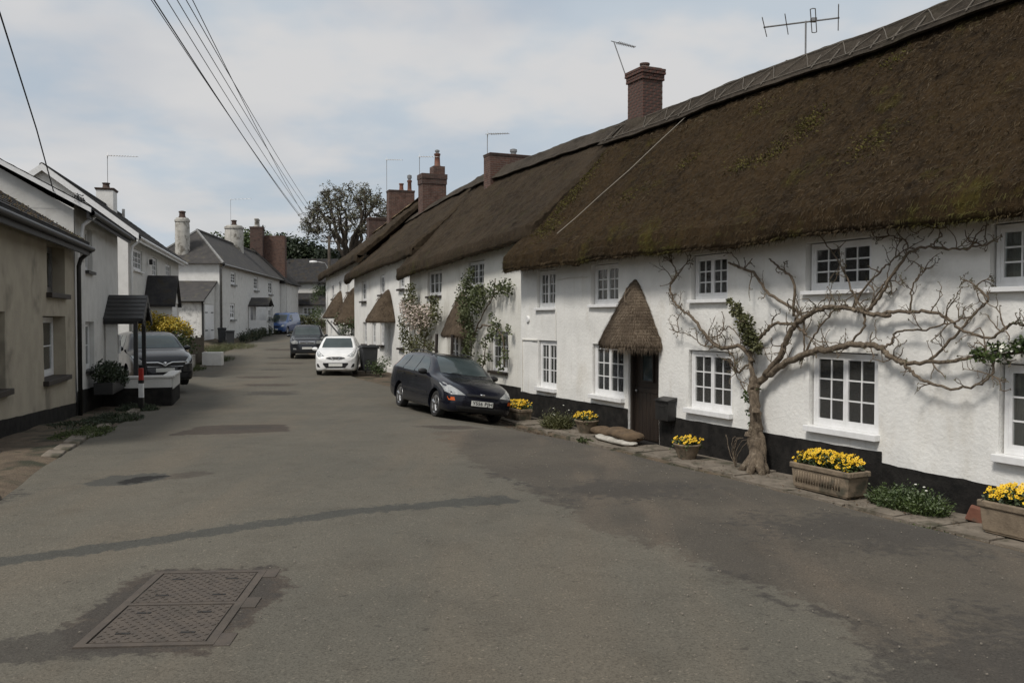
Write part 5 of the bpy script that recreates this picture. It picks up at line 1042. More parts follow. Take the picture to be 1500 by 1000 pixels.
def hat_extra(root,tree,patch):
    for s in (-1,1):
        h=[tree.ray_cast(Vector((3,s*y,z)),Vector((-1,0,0)))[0] for y,z in ((.19,.72),(.10,.635))]
        MB().tube([h[0]+Vector((.015,0,0)),h[1]+Vector((.015,0,0))],.016,6).obj('grille_bar',M['chrome'],root)
    h=tree.ray_cast(Vector((3,0,.68)),Vector((-1,0,0)))[0]; MB().lathe([(.0,.012),(.045,.012),(.05,0),(.05,-.02)],n=18,axis='x').obj('badge',M['chrome'],root,h+Vector((.012,0,0)),smooth=True,angle=40); MB().b2(h.x+.02,h.x+.027,-.075,.075,h.z-.012,h.z+.012).obj('badge_bar',M['chrome'],root)
    MB().tube([(-1.75,0,1.49),(-1.80,0,1.53),(-1.95,0,1.60)],.006,4).obj('aerial',M['trim_black'],root)
hH=R(-84); lH=(-6.83,34.3); 
locH=(lH[0],lH[1],g(*lH))
make_car('hatchback_car',locH,tilt(locH,hH,2.45),'small white hatchback facing the camera between the bin and the dark four wheel drive','car',HAT,carpaint('paint_white',(.72,.72,.71),0,.3),(.72,3.17),.29,.79,
 dict(mirror=(-1.12,.81,1.0),plates=[(0,.42,'',1)],extra=[hat_extra],seams=[[(-1.2,.95),(-1.1,.3)],[(-2.1,.97),(-2.1,.25)]],
 patches=[('windscreen',[(-.60,1.06),(.60,1.06),(.57,1.22),(.49,1.42),(-.49,1.42),(-.57,1.22)],'x','car_glass'),('side_window',[(-1.3,1.0),(-2.05,1.0),(-2.05,1.42),(-1.75,1.42)],'yy','car_glass'),('side_window',[(-2.13,1.0),(-3.1,1.04),(-2.95,1.37),(-2.13,1.42)],'yy','car_glass'),
 ('headlamp',[(.43,.76),(.66,.72),(.735,.80),(.74,.94),(.66,.93),(.55,.84)],'xx','lamp_clear'),('grille',[(-.38,.66),(-.22,.63),(.22,.63),(.38,.66),(.34,.70),(.2,.73),(-.2,.73),(-.34,.70)],'x','trim_black'),('lower_grille',[(-.36,.30),(.36,.30),(.48,.44),(.47,.50),(-.47,.50),(-.48,.44)],'x','trim_black'),('fog_lamp',[(.58,.32),(.70,.34),(.72,.46),(.66,.47)],'xx','trim_black')]))
# dark four wheel drive
SUV=[(0,.36,.55,.55,.56,.78,.50,.90,.92),(.05,.32,.74,.55,.74,.82,.62,.98,1.0),(.18,.29,.88,.60,.86,.92,.72,1.06,1.08),(.6,.28,.92,.62,.90,1.03,.76,1.10,1.14),(1.15,.28,.93,.64,.91,1.09,.78,1.16,1.20),(1.35,.28,.93,.64,.91,1.10,.78,1.26,1.30),(1.75,.28,.93,.65,.91,1.12,.70,1.58,1.63),(2.0,.28,.93,.65,.91,1.12,.67,1.69,1.75),(3.0,.28,.93,.66,.91,1.13,.66,1.72,1.78),(4.2,.3,.92,.66,.90,1.15,.65,1.69,1.75),(4.55,.34,.90,.66,.87,1.14,.65,1.5,1.58),(4.68,.4,.84,.68,.80,1.05,.66,1.15,1.18),(4.75,.42,.8,.68,.76,.95,.6,1.0,1.02)]
hS=R(-78); lS=(-10.95,47.4); locS=(lS[0],lS[1],g(*lS))
make_car('four_wheel_drive',locS,tilt(locS,hS,2.8),'dark grey four wheel drive with a chrome grille behind the white hatchback','car',SUV,carpaint('paint_grey',(.030,.033,.038),.4,.25),(.9,3.65),.37,.90,
 dict(mirror=(-1.7,.91,1.2),plates=[(0,.58,'',1)],seams=[[(-1.5,1.1),(-1.45,.4)]],tw=.24,
 patches=[('windscreen',[(-.68,1.24),(.68,1.24),(.62,1.66),(-.62,1.66)],'x','car_glass'),('side_window',[(-1.85,1.17),(-2.7,1.17),(-2.7,1.64),(-2.15,1.64)],'yy','car_glass'),('side_window',[(-2.8,1.17),(-3.6,1.17),(-3.55,1.64),(-2.8,1.65)],'yy','car_glass'),('side_window',[(-3.7,1.18),(-4.4,1.2),(-4.25,1.6),(-3.68,1.63)],'yy','car_glass'),
 ('headlamp',[(.47,.82),(.78,.80),(.84,.92),(.80,.98),(.50,.96)],'xx','lamp_clear'),('grille',[(-.42,.80),(.42,.80),(.44,.95),(-.44,.95)],'x','chrome'),('grille_gap',[(-.39,.83),(.39,.83),(.40,.86),(-.40,.86)],'x','trim_black'),('grille_gap',[(-.40,.885),(.40,.885),(.41,.92),(-.41,.92)],'x','trim_black'),('bumper_trim',[(-.75,.40),(.75,.40),(.78,.50),(-.78,.50)],'x','trim_black'),('fog_lamp',[(.55,.50),(.72,.50),(.72,.58),(.57,.57)],'xx','lamp_clear')]))
# blue van
VAN=[(0,.28,.5,.45,.5,.62,.44,.68,.70),(.08,.22,.74,.45,.72,.70,.60,.78,.80),(.3,.2,.84,.5,.82,.85,.70,.93,.96),(.8,.2,.86,.52,.84,.98,.72,1.05,1.09),(1.0,.2,.86,.52,.84,1.0,.72,1.15,1.19),(1.6,.2,.86,.54,.84,1.03,.66,1.62,1.67),(1.85,.2,.86,.55,.845,1.04,.66,1.72,1.79),(2.6,.2,.86,.55,.845,1.05,.68,1.74,1.82),(4.0,.22,.86,.56,.845,1.06,.70,1.72,1.79),(4.2,.26,.85,.56,.83,1.06,.70,1.62,1.68),(4.24,.3,.82,.56,.80,1.0,.68,1.5,1.55)]
hV=R(-95); lV=(-20.3,76); locV=(lV[0],lV[1],g(*lV))
make_car('blue_van',locV,tilt(locV,hV,2.6),'small blue van parked by the white house at the end of the street','van',VAN,carpaint('paint_blue',(.016,.060,.19),.1,.3),(.85,3.5),.31,.82,
 dict(mirror=(-1.3,.85,1.15),plates=[(0,.42,'',1)],rim='steel',seams=[[(-1.15,1.0),(-1.1,.3)]],
 patches=[('windscreen',[(-.66,1.08),(.66,1.08),(.60,1.64),(-.60,1.64)],'x','car_glass'),('side_window',[(-1.5,1.08),(-2.3,1.08),(-2.3,1.6),(-1.8,1.6)],'yy','car_glass'),('headlamp',[(.5,.66),(.76,.66),(.80,.86),(.62,.84)],'xx','lamp_clear'),('grille',[(-.4,.62),(.4,.62),(.42,.72),(-.42,.72)],'x','trim_black'),('lower_grille',[(-.6,.24),(.6,.24),(.62,.34),(-.62,.34)],'x','trim_black')]))
locK=(-20.2,84.5,g(-20.2,84.5)); make_car('hatchback_car',locK,tilt(locK,R(-88),2.45),'black car mostly hidden behind the small blue van','car',[tuple([q[0]*1.05]+list(q[1:])) for q in HAT],carpaint('paint_black',(.010,.010,.011),.2,.25),(.75,3.3),.29,.79,dict(patches=[('windscreen',[(-.60,1.06),(.60,1.06),(.49,1.40),(-.49,1.40)],'x','car_glass'),('side_window',[(-1.4,1.0),(-2.9,1.02),(-2.9,1.38),(-1.9,1.41)],'yy','car_glass'),('headlamp',[(.43,.76),(.66,.72),(.735,.80),(.55,.86)],'xx','lamp_clear')]))
# dark people carrier in the drive on the left
MPV=[(0,.27,.5,.44,.5,.60,.44,.68,.70),(.06,.22,.70,.44,.68,.68,.56,.76,.79),(.2,.19,.83,.48,.81,.80,.68,.87,.91),(.6,.18,.88,.52,.86,.93,.73,1.0,1.04),(.95,.18,.895,.54,.87,1.0,.75,1.08,1.12),(1.1,.18,.895,.54,.87,1.02,.74,1.17,1.21),(1.55,.18,.895,.55,.87,1.04,.65,1.46,1.51),(1.85,.18,.895,.55,.87,1.05,.62,1.56,1.61),(2.6,.18,.895,.56,.87,1.06,.61,1.59,1.645),(3.6,.19,.89,.57,.865,1.08,.60,1.56,1.61),(4.1,.22,.88,.58,.85,1.09,.59,1.46,1.52),(4.3,.26,.86,.58,.82,1.07,.60,1.25,1.31),(4.45,.32,.80,.58,.77,.9,.62,.98,1.0)]
def mpv_extra(root,tree,patch):
    pts=[]; 
    for y in [.62,.5,.34,.2,.08,0,-.08,-.2,-.34,-.5,-.62]:
        z=.72 if abs(y)>.15 else .72-.10*(1-abs(y)/.15)
        h=tree.ray_cast(Vector((3,y,z)),Vector((-1,0,0)))[0]; pts.append(h+Vector((.014,0,0)))
    MB().tube(pts,.024,6).obj('grille_bar',M['chrome'],root,smooth=True)
    pts=[tree.ray_cast(Vector((3,y,.60)),Vector((-1,0,0)))[0]+Vector((.012,0,0)) for y in (.5,.25,0,-.25,-.5)]; MB().tube(pts,.009,5).obj('grille_bar',M['chrome'],root)
    h=tree.ray_cast(Vector((3,0,.68)),Vector((-1,0,0)))[0]; MB().lathe([(0,.02),(.05,.018),(.058,0)],n=16,axis='x').obj('badge',M['chrome'],root,h+Vector((.012,0,0)),smooth=True)
hZ=R(-56); lZ=(-10.05,25.7); locZ=(lZ[0],lZ[1],.20)
make_car('people_carrier',locZ,(0,R(-1.0),hZ),'black people carrier with a winged chrome grille parked in the drive on the left','car',MPV,carpaint('paint_charcoal',(.008,.009,.012),.2,.22),(.93,3.63),.32,.84,
 dict(mirror=(-1.45,.87,1.12),plates=[(0,.50,'',1)],extra=[mpv_extra],seams=[[(-1.4,1.03),(-1.3,.3)]],
 patches=[('windscreen',[(-.66,1.13),(.66,1.13),(.62,1.3),(.56,1.54),(-.56,1.54),(-.62,1.3)],'x','car_glass'),('side_window',[(-1.6,1.08),(-2.55,1.1),(-2.55,1.52),(-2.0,1.5)],'yy','car_glass'),('side_window',[(-2.65,1.1),(-3.6,1.12),(-3.5,1.5),(-2.65,1.53)],'yy','car_glass'),
 ('headlamp',[(.56,.66),(.78,.68),(.83,.80),(.82,.93),(.70,.86),(.58,.74)],'xx','lamp_clear'),('grille',[(-.5,.58),(.5,.58),(.56,.74),(-.56,.74)],'x','trim_black'),('lower_grille',[(-.6,.24),(.6,.24),(.66,.40),(-.66,.40)],'x','trim_black')]))
# ---------------------------------------------------------------- left side houses
def dir_ang(vx): return math.atan2(1300,vx-750)
aL=dir_ang(372)
def gable_roof(parent,x0,x1,ye,ze,yr,zr,mat,th=.10,ov=.06,fascia=None,ridge=True,name='roof',both=True,backy=None):
    dy,dz=yr-ye,zr-ze; l=math.hypot(dy,dz); ny,nz=-dz/l,dy/l; b=MB(); by=backy if backy is not None else 2*yr-ye
    poly=[(ye,ze),(yr,zr),(by,ze),(by,ze-th),(yr,zr-th*1.3),(ye,ze-th)]
    b.prism(poly,x0,x1,axis='x'); o=b.obj(name,mat,parent,fixn=True)
    # slate courses standing proud one over the other
    n=int(l/.26); 
    for k in range(n):
        t0=k/n; t1=min(1,(k+1.12)/n); p0=(ye+dy*t0+ny*.016,ze+dz*t0+nz*.016); p1=(ye+dy*t1+ny*.003,ze+dz*t1+nz*.003); q0=(p0[0]-ny*.014,p0[1]-nz*.014); q1=(p1[0]-ny*.002,p1[1]-nz*.002)
        c=MB(); c.prism([p0,p1,q1,q0],x0-ov*.2,x1+ov*.2,axis='x'); c.obj('slate_course',mat,o,fixn=True)
    if ridge: MB().tube([(x0-.02,yr,zr+.0),(x1+.02,yr,zr+.0)],.09,8).obj('ridge_tile',mat,o)
    if fascia: MB().b2(x0,x1,ye-.0,ye+.05,ze-th-.16,ze-th+.02).obj('fascia',fascia,o)
    return o
def gutter(parent,x0,x1,y,z,mat,r=.055):
    b=MB(); b.lathe([(r,x0),(r,x1)],(0,y,z),8,axis='x'); return b.obj('gutter',mat,parent,smooth=True)
def downpipe(parent,pts,mat,r=.035): return MB().tube(pts,r,8).obj('downpipe',mat,parent,smooth=True)
# L1 cream
L1=empty('cream_house',(-9.23,18.75,0),aL,'cream rendered cottage with a black plinth at the left edge','house')
opsL1=[(-2.6,-1.0,2.66,3.60),(-2.95,-1.0,1.06,2.24),(-7.4,-5.5,1.12,2.30)]
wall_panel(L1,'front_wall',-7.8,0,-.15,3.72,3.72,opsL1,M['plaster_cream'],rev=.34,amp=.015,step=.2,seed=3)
for i,(a,b_,c,d) in enumerate(opsL1): window(L1,a+.02,b_-.02,c+.02,d-.02,.22,leaves=2,cols=1,rows=2 if i else 1,fw=.06,mat=M['metal_grey'] if i==0 else M['white_paint'],sill=0,curtain=[(0,1)]); 
for (a,b_,c,d) in opsL1: MB().b2(a-.08,b_+.08,-.10,.24,c-.08,c+.012).obj('sill',M['dark_wood'],L1,bevel=.008)
interior(L1,-7.7,-.1,.1,3.6,1.4,.36)
wall_panel(L1,'plinth',-7.8,0,-.2,.78,.42,[],M['plinth_black'],amp=.015,step=.2,yoff=-.018,seed=3)
b=MB(); b.b2(-7.79,-7.5,.012,5.5,-.15,3.6); b.prism([(.1,3.6),(5.0,3.6),(2.5,5.2)],-7.78,-7.55,axis='x'); b.obj('side_wall',M['plaster_cream'],L1); MB().b2(-7.8,-.05,5.3,5.55,-.15,3.7).obj('back_wall',M['plaster_cream'],L1)
r1_=gable_roof(L1,-8.0,-.02,-.30,3.78,2.5,5.52,M['slate'],fascia=M['black_paint'],ov=0)
gutter(L1,-8.0,.12,-.34,3.66,M['black_paint']); downpipe(L1,[(.03,-.33,3.64),(.03,-.12,3.45),(.03,-.08,3.3),(.03,-.08,.1)],M['black_paint'],.045)
rs=random.Random(8); b=MB()
for k in range(420):
    x=rs.uniform(-6,-.1); t=rs.random()**1.5; p=Vector((x,-.30+2.8*t*.5,3.80+1.74*t*.5)); u=Vector((rs.gauss(0,1),rs.gauss(0,1),abs(rs.gauss(0,1)))).normalized()*rs.uniform(.02,.05); v=u.orthogonal().normalized()*.014; b.add([p,p+u*.5+v,p+u,p+u*.5-v],[(0,1,2,3)])
tag(b.obj('moss',M['straw_dark'],r1_),kind='stuff')
# L2 white
L2=empty('white_house',(-9.23,18.75,0),aL,'white rendered house with a black boarded porch, between cream cottage and people carrier','house')
opsL2=[(1.3,2.2,3.26,4.26),(1.2,2.3,1.0,2.12),(4.0,4.95,.45,2.3)]
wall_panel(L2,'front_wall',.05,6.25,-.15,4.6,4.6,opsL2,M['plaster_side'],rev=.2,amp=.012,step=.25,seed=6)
for (a,b_,c,d) in opsL2[:2]: window(L2,a+.02,b_-.02,c+.02,d-.02,.10,leaves=2,cols=1,rows=2,sill=.07,sillmat=M['black_paint'],curtain=[(0,1)])
MB().b2(4.02,4.93,.10,.15,.46,2.28).obj('door',M['dark_wood'],L2)
interior(L2,.15,6.1,.1,4.4,1.4)
wall_panel(L2,'plinth',.05,6.25,-.2,.66,.46,[(4.0,4.95,.3,.9)],M['plinth_black'],amp=.012,step=.25,yoff=-.015,seed=6)
b=MB(); b.b2(.06,.30,.012,5.6,-.15,4.5); b.prism([(.02,4.5),(5.6,4.5),(2.75,6.1)],.055,.28,axis='x'); b.obj('gable_wall',M['plaster_side'],L2); b=MB(); b.b2(6.0,6.24,.012,5.6,-.15,4.5); b.prism([(.02,4.5),(5.6,4.5),(2.75,6.1)],6.0,6.24,axis='x'); b.obj('gable_wall',M['plaster_side'],L2); MB().b2(.05,6.25,5.5,5.75,-.15,4.6).obj('back_wall',M['plaster_side'],L2)
gable_roof(L2,-.12,6.45,-.32,4.56,2.75,6.22,M['slate'],fascia=M['black_paint'])
for s in (0,1):
    sy=[(-.36,4.42),(2.75,6.12),(2.75,6.22),(-.36,4.52)]; b=MB(); b.prism([(y,z) for y,z in sy],-.16,-.122,axis='x'); 
    if s==0: b.obj('bargeboard',M['white_paint'],L2,fixn=True)
gutter(L2,-.05,6.5,-.37,4.42,M['black_paint']); downpipe(L2,[(.35,-.36,4.4),(.35,-.12,4.2),(.35,-.09,4.0),(.35,-.09,3.4)],M['white_paint'],.04)
bb=MB(); leafcloud(160,[(0,0,0,.12),(.1,0,-.05,.1)],.05,bb,rs); tag(bb.obj('cable_bracket',M['black_paint'],L2,(-.1,-.1,4.72)),kind='stuff')
# porch of L2
pc=empty('porch',(-10.5,23.1,0),aL); pc.parent=L2; pc.location=(4.53,0,0); pc.rotation_euler=(0,0,0)
pr=MB(); pr.prism([(-.98,2.18),(0,2.80),(.98,2.18),(.98,2.12),(0,2.72),(-.98,2.12)],-.90,-.02,axis='y'); pro=pr.obj('porch_roof',M['black_paint'],L2,(4.53,0,0),fixn=True)
bpy.data.objects.remove(pc)
for s in (-1,1):
    n_=6
    for k in range(n_):
        t0=k/n_; t1=(k+1.1)/n_; p0=(s*(.98-.98*t0),2.18+.62*t0+.022); p1=(s*(.98-.98*min(t1,1)),2.18+.62*min(t1,1)+.006); MB().prism([p0,p1,(p1[0],p1[1]-.004),(p0[0],p0[1]-.02)],-.93,-.01,axis='y').obj('board',M['black_paint'],pro,fixn=True)
    MB().prism([(s*1.0,2.04),(s*1.0,2.18),(0,2.80),(0,2.64)],-.955,-.925,axis='y').obj('bargeboard',M['black_paint'],pro,fixn=True)
    for k in range(5): MB().lathe([(0,-.02),(.07,-.02),(.07,.02),(0,.02)],(s*(.9-.18*k),-.94,2.06+.114*k),10,axis='y').obj('scallop',M['black_paint'],pro)
    MB().b2(4.53+s*.86-.05,4.53+s*.86+.05,-.80,-.70,.5,2.14).obj('porch_post',M['black_paint'],L2)
    MB().b2(4.53+s*.86-.04,4.53+s*.86+.04,-.70,.0,2.05,2.13).obj('porch_beam',M['black_paint'],L2)
MB().b2(3.75,3.85,-.30,-.04,.5,2.05).obj('porch_side',M['plaster_side'],L2)
# low white forecourt wall
fw=empty('low_wall',(-9.23,18.75,0),aL,'low white forecourt wall with black base beside the porch','wall')
b=MB(); b.b2(3.2,3.42,-1.62,-.02,.46,.70); b.b2(3.17,3.45,-1.65,-.02,.701,.76); b.obj('wall_top',M['plaster_side'],fw,bevel=.012)
b=MB(); b.b2(3.19,3.43,-1.63,-.02,-.2,.458); b.obj('wall_base',M['plinth_black'],fw)
b=MB(); b.b2(3.46,5.6,-1.65,-1.43,.40,.70); b.b2(3.46,5.63,-1.68,-1.40,.701,.76); b.obj('wall_top',M['plaster_side'],fw,bevel=.012)
b=MB(); b.b2(3.44,5.6,-1.64,-1.44,-.2,.398); b.obj('wall_base',M['plinth_black'],fw)
hg=empty('hedge_bush',Vector((-9.23,18.75,.62))+Vector((math.cos(aL)*2.3+.35*math.sin(aL),math.sin(aL)*2.3-.35*math.cos(aL),0)),aL,'dark green shrub in a trough under the ground floor window of the left white house','shrub')
b=MB(); leafcloud(2200,[(-.9,0,.35,.3),(-.5,-.05,.32,.3),(-.1,-.05,.28,.3),(.3,-.1,.2,.27),(.7,-.12,.1,.22)],.07,b,rs); tag(b.obj('foliage',M['leaf_dark'],hg),kind='stuff'); MB().b2(-1.1,.8,-.2,.2,-.15,.12).obj('planting_box',M['black_paint'],hg,bevel=.01)
# red and white marker post
pz=groad(-8.35,20.0); mp=empty('marker_post',(-8.62,20.6,g(-8.62,20.6)-.03),0,'black, white and red banded marker post at the left kerb','post')
MB().b2(-.055,.055,-.045,.045,0,.34).obj('base_band',M['black_paint'],mp); MB().b2(-.05,.05,-.04,.04,.34,.67).obj('white_band',M['white_paint'],mp); MB().b2(-.053,.053,-.043,.043,.67,.74).obj('gap_band',M['black_paint'],mp); MB().b2(-.05,.05,-.04,.04,.74,1.02).obj('red_band',M['red_band'],mp,bevel=.01)
# left verge: kerb stones, weeds, dirt
kerb=empty('kerb',(0,0,0)); kerb['kind']='structure'
y=7.0
rs=random.Random(77)
while y<56:
    l=rs.uniform(.5,1.0); x=xl_road(y+l/2)-.12; dxl=(xl_road(y+l)-xl_road(y))/l
    if rs.random()<.75: 
        o=MB().box((0,0,0),(.22,l*.9,.14),M=Matrix.Rotation(rs.gauss(0,.05),3,'Y')).obj('kerb_stone',M['stone_kerb'],kerb,(x,y+l/2,g(x,y)-.035+rs.uniform(-.03,.015)),(0,0,math.atan(-dxl)+rs.gauss(0,.05)),bevel=.02)
    y+=l
vb=MB(); P=[]
for i in range(120):
    y=2+i*.45; a=xl_road(y)+.12; P.append([(a-k*.35,y,g(a-k*.35,y)+(-.04 if k==0 else .012+.04*fbm((a-k*.35,y,3),.9,3))) for k in range(15)])
vb.grid(P); tag(vb.obj('verge',M['dirt'],smooth=True,fixn=True),kind='structure')
for k,(x,y,rx,ry,h,n,lab) in enumerate([(-7.9,17.6,.5,.7,.22,700,'low weeds on the dirt verge before the marker post'),(-8.75,20.7,.45,.4,.25,600,'weeds growing around the foot of the marker post'),(-6.6,13.6,.3,.9,.16,500,'thin grass at the edge of the verge by the near left road edge'),(-7.6,15.6,.5,.8,.15,500,'dark low growth along the cream cottage plinth'),(-15.6,45,1.2,3,.5,1200,'rough grass bank by the fence end'),(-18.2,57,1.4,4,.6,1400,'rough grass bank in front of the long white house'),(-13.6,37,.5,2,.3,500,'grass strip at the foot of the grey drive wall')]):
    grass_clump('verge_weeds',(x,y,g(x,y)),rx,ry,h,n,M['leaf_dark'] if k in (0,1,3) else M['leaf_olive'] if k%2 else M['grass'],lab,'weeds',seed=60+k)
b=MB()
for k in range(9000):
    y=rs.uniform(26.5,57); x=xl_road(y)-.1-abs(rs.gauss(0,.55)); z=g(x,y)-.02; l=rs.uniform(.06,.32)*(1 if noise.noise(Vector((x*.8,y*.5,2)))>-.15 else .35); d=Vector((rs.gauss(0,.45),rs.gauss(0,.45),1)).normalized(); q=Vector((x,y,z)); w=d.cross(Vector((rs.gauss(0,1),rs.gauss(0,1),.1))).normalized()*.014; b.add([q-w,q+w,q+d*l],[(0,1,2)])
tag(b.obj('verge_grass',M['leaf_mid']),label='rough dark grass lining the left kerb up the street',cat='grass',kind='stuff')
rk=MB(); rk.lathe([(0,-.1),(.2,-.08),(.26,.05),(.22,.2),(.1,.29),(0,.31)],n=14); rk.v=[(x*(1+.25*fbm((x*4,y*4,z*4))),y*(1+.25*fbm((x*4+3,y*4,z*4))),z) for x,y,z in rk.v]
tag(rk.obj('rock',basic('pale_rock',(.33,.32,.29),(.20,.19,.17),9,.9,.6,.02,20),None,(-6.92,11.45,g(-6.9,11.4)-.05),smooth=True),'pale rough stone at the left edge of the verge','stone')
# L3 white house
aL3=dir_ang(415)
L3=empty('white_house',(-13.8,32,0),aL3,'white house with small paned windows and a gabled porch behind the yellow shrub','house')
w3=[(.9,3.2,4.0,4.82),(6.0,7.5,3.96,4.8),(10.4,12.4,3.95,4.8),(1.0,2.6,1.2,2.4),(10.4,12.2,1.2,2.4)]
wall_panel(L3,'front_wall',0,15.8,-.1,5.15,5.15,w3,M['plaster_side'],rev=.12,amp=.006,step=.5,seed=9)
for i,(a,b_,c,d) in enumerate(w3): window(L3,a+.01,b_-.01,c+.01,d-.01,.05,leaves=3 if i in (0,2,3) else 2,cols=2 if i else 2,rows=3,sill=.06,bar=.03,curtain=[(0,.15),(.85,1)])
interior(L3,.1,15.6,.1,5,1.4,.16)
for xa in (0,15.55):
    b=MB(); b.b2(xa+.006,xa+.244,.012,5.6,-.1,5.15); b.prism([(.0,5.15),(5.5,5.15),(2.75,7.45)],xa+.01,xa+.24,axis='x'); b.obj('gable_wall',M['plaster_bright'],L3)
MB().b2(0,15.8,5.4,5.65,-.1,5.2).obj('back_wall',M['plaster_side'],L3)
gable_roof(L3,-.16,16.1,-.35,5.22,2.75,7.55,M['slate'],fascia=M['white_paint'])
b=MB(); b.prism([(-.38,5.02),(2.75,7.36),(2.75,7.60),(-.38,5.24)],-.20,-.162,axis='x'); b.prism([(5.88,5.02),(2.75,7.36),(2.75,7.60),(5.88,5.24)],-.20,-.162,axis='x'); b.obj('bargeboard',M['white_paint'],L3,fixn=True)
gutter(L3,-.15,16.1,-.40,5.10,M['white_paint'],.06); downpipe(L3,[(.25,-.38,5.05),(.25,-.1,4.8),(.25,-.07,4.5),(.25,-.07,.1)],M['white_paint'],.045)
c3=chimney(L3,'chimney',11.6,2.75,6.6,8.35,1.05,.75,M['plaster_bright'],M['brick_dark'],cap=.05,over=.06,pots=[(-.1,.28,.16,M['brick_dark'])])
MB().tube([(14.0,2.4,7.0),(14.0,2.4,7.7)],.07,8).obj('vent_pipe',M['metal_grey'],L3)
b=MB(); b.lathe([(0,-.1),(.11,-.1),(.11,.02),(0,.02)],(4.6,-.1,4.5),16,axis='y'); b.obj('wall_light',M['black_paint'],L3,smooth=True,angle=40)
po=MB().prism([(-1.15,2.75),(0,3.95),(1.15,2.75),(1.15,2.65),(0,3.82),(-1.15,2.65)],-1.2,-.02,axis='y').obj('porch_roof',M['slate'],L3,(4.5,0,0),fixn=True)
MB().prism([(-1.1,2.8),(0,3.78),(1.1,2.8)],-1.08,-1.03,axis='y').obj('porch_gable',M['plaster_bright'],po,fixn=True); 
b=MB(); b.b2(3.55,3.70,-1.05,-.1,0,2.8); b.obj('porch_side',M['plaster_side'],L3); b=MB(); b.b2(5.4,5.55,-1.05,-.1,0,2.8); b.obj('porch_side',M['plaster_side'],L3); b=MB(); b.b2(3.71,5.39,-1.04,-.99,2.2,2.79); b.obj('porch_head',M['white_paint'],L3); MB().b2(4.2,5.2,-.06,-.01,.05,2.1).obj('door',M['dark_wood'],L3)
# yellow shrub
ys_=empty('yellow_shrub',(-12.9,33.0,.55+g(-13,33)),0,'rounded yellow flowering shrub above the people carrier roof','shrub')
cl_=[(rs.uniform(-.85,.85),rs.uniform(-.6,.6),1.1+rs.uniform(-.6,.5)*(1),rs.uniform(.22,.36)) for k in range(24)]
b=MB(); leafcloud(4200,[(c[0],c[1]-.05,c[2]+.14,c[3]) for c in cl_ if c[2]>1.0],.085,b,rs); tag(b.obj('flower_heads',M['leaf_yellow'],ys_),kind='stuff'); b=MB(); leafcloud(3200,cl_+[(c[0],c[1],c[2]-.4,c[3]) for c in cl_[:10]],.09,b,rs); tag(b.obj('foliage',M['leaf'],ys_),kind='stuff')
for k in range(5): MB().tube([(rs.uniform(-.1,.1),0,-.6),(rs.uniform(-.4,.4),rs.uniform(-.2,.2),.6),(rs.uniform(-.8,.8),rs.uniform(-.4,.4),1.2)],[.04,.03,.012],5).obj('stem',M['bark_dark'],ys_)
# grey drive wall, fence, white block
dw=MB(); dw.prism([(0,-.2),(4.5,-.2),(4.5,.62),(0,.55)],-.12,.12,axis='y'); tag(dw.obj('low_wall',M['chimney_render'],None,(-12.9,34.2,0),(0,0,R(103)),fixn=True),'low grey wall right of the people carrier','wall')
fe=empty('board_fence',(-14.6,40.5,0),R(100),'brown boarded fence panels between the yellow shrub and the road','fence')
for k in range(26): MB().b2(k*.125,k*.125+.118,-.012+.01*(k%2),.012+.01*(k%2),.05,1.25+.02*(k%3)).obj('board',M['fence'],fe)
for k in range(3): MB().b2(k*1.55-.05,k*1.55+.05,.03,.12,-.1,1.38).obj('post',M['fence'],fe)
for z in (.35,1.0): MB().b2(0,3.25,.024,.06,z,z+.08).obj('rail',M['fence'],fe)
f2=empty('board_fence',(-15.4,41.2,0),R(8),'short fence return facing the camera beside the yellow shrub','fence')
for k in range(16): MB().b2(-1.9+k*.125,-1.9+k*.125+.118,-.012+.01*(k%2),.012+.01*(k%2),.05,1.3).obj('board',M['fence'],f2)
MB().b2(-1.9,.1,-.03,.05,1.302,1.36).obj('capping',M['fence'],f2)
b=MB(); b.b2(-.45,.45,-.3,.3,.0,.62); tag(b.obj('rendered_block',M['plaster_bright'],None,(-14.1,41.8,g(-14.1,41.8)),(0,0,R(10)),bevel=.02),'short white rendered wall stub at the fence end','wall')
def wheelie(c,rz,label):
    o=empty('wheelie_bin',c,rz,label,'bin'); b=MB(); b.box((0,0,.50),(.44,.52,.90),taper=1.0); b.v=[(x*(1+.22*(z/.95)),y*(1+.2*(z/.95)),z) for x,y,z in b.v]; b.obj('body',M['plastic_bin'],o,bevel=.02)
    b=MB(); b.b2(-.30,.30,-.36,.36,.955,1.01); b.b2(-.27,.27,-.33,.33,1.01,1.05); b.obj('lid',M['plastic_bin'],o,bevel=.015)
    MB().tube([(-.25,.37,.93),(.25,.37,.93)],.02,6).obj('handle',M['plastic_bin'],o)
    for s in (-1,1): MB().lathe([(0,-.03),(.1,-.03),(.1,.03),(0,.03)],(s*.24,.27,.10),14,axis='x').obj('wheel',M['rubber'],o)
    return o
pb=Lw(Cc,-3.0,-1.25,0); wheelie((pb.x,pb.y,g(pb.x,pb.y)+.10),R(-64),'dark grey wheelie bin standing behind the estate car')
wheelie((-18.9,59.5,g(-18.9,59.5)),R(20),'black wheelie bin at the foot of the bank by the long white house')
wheelie((-19.7,60.3,g(-19.7,60.3)),R(15),'second black bin partly hidden on the bank near the drainpipe')
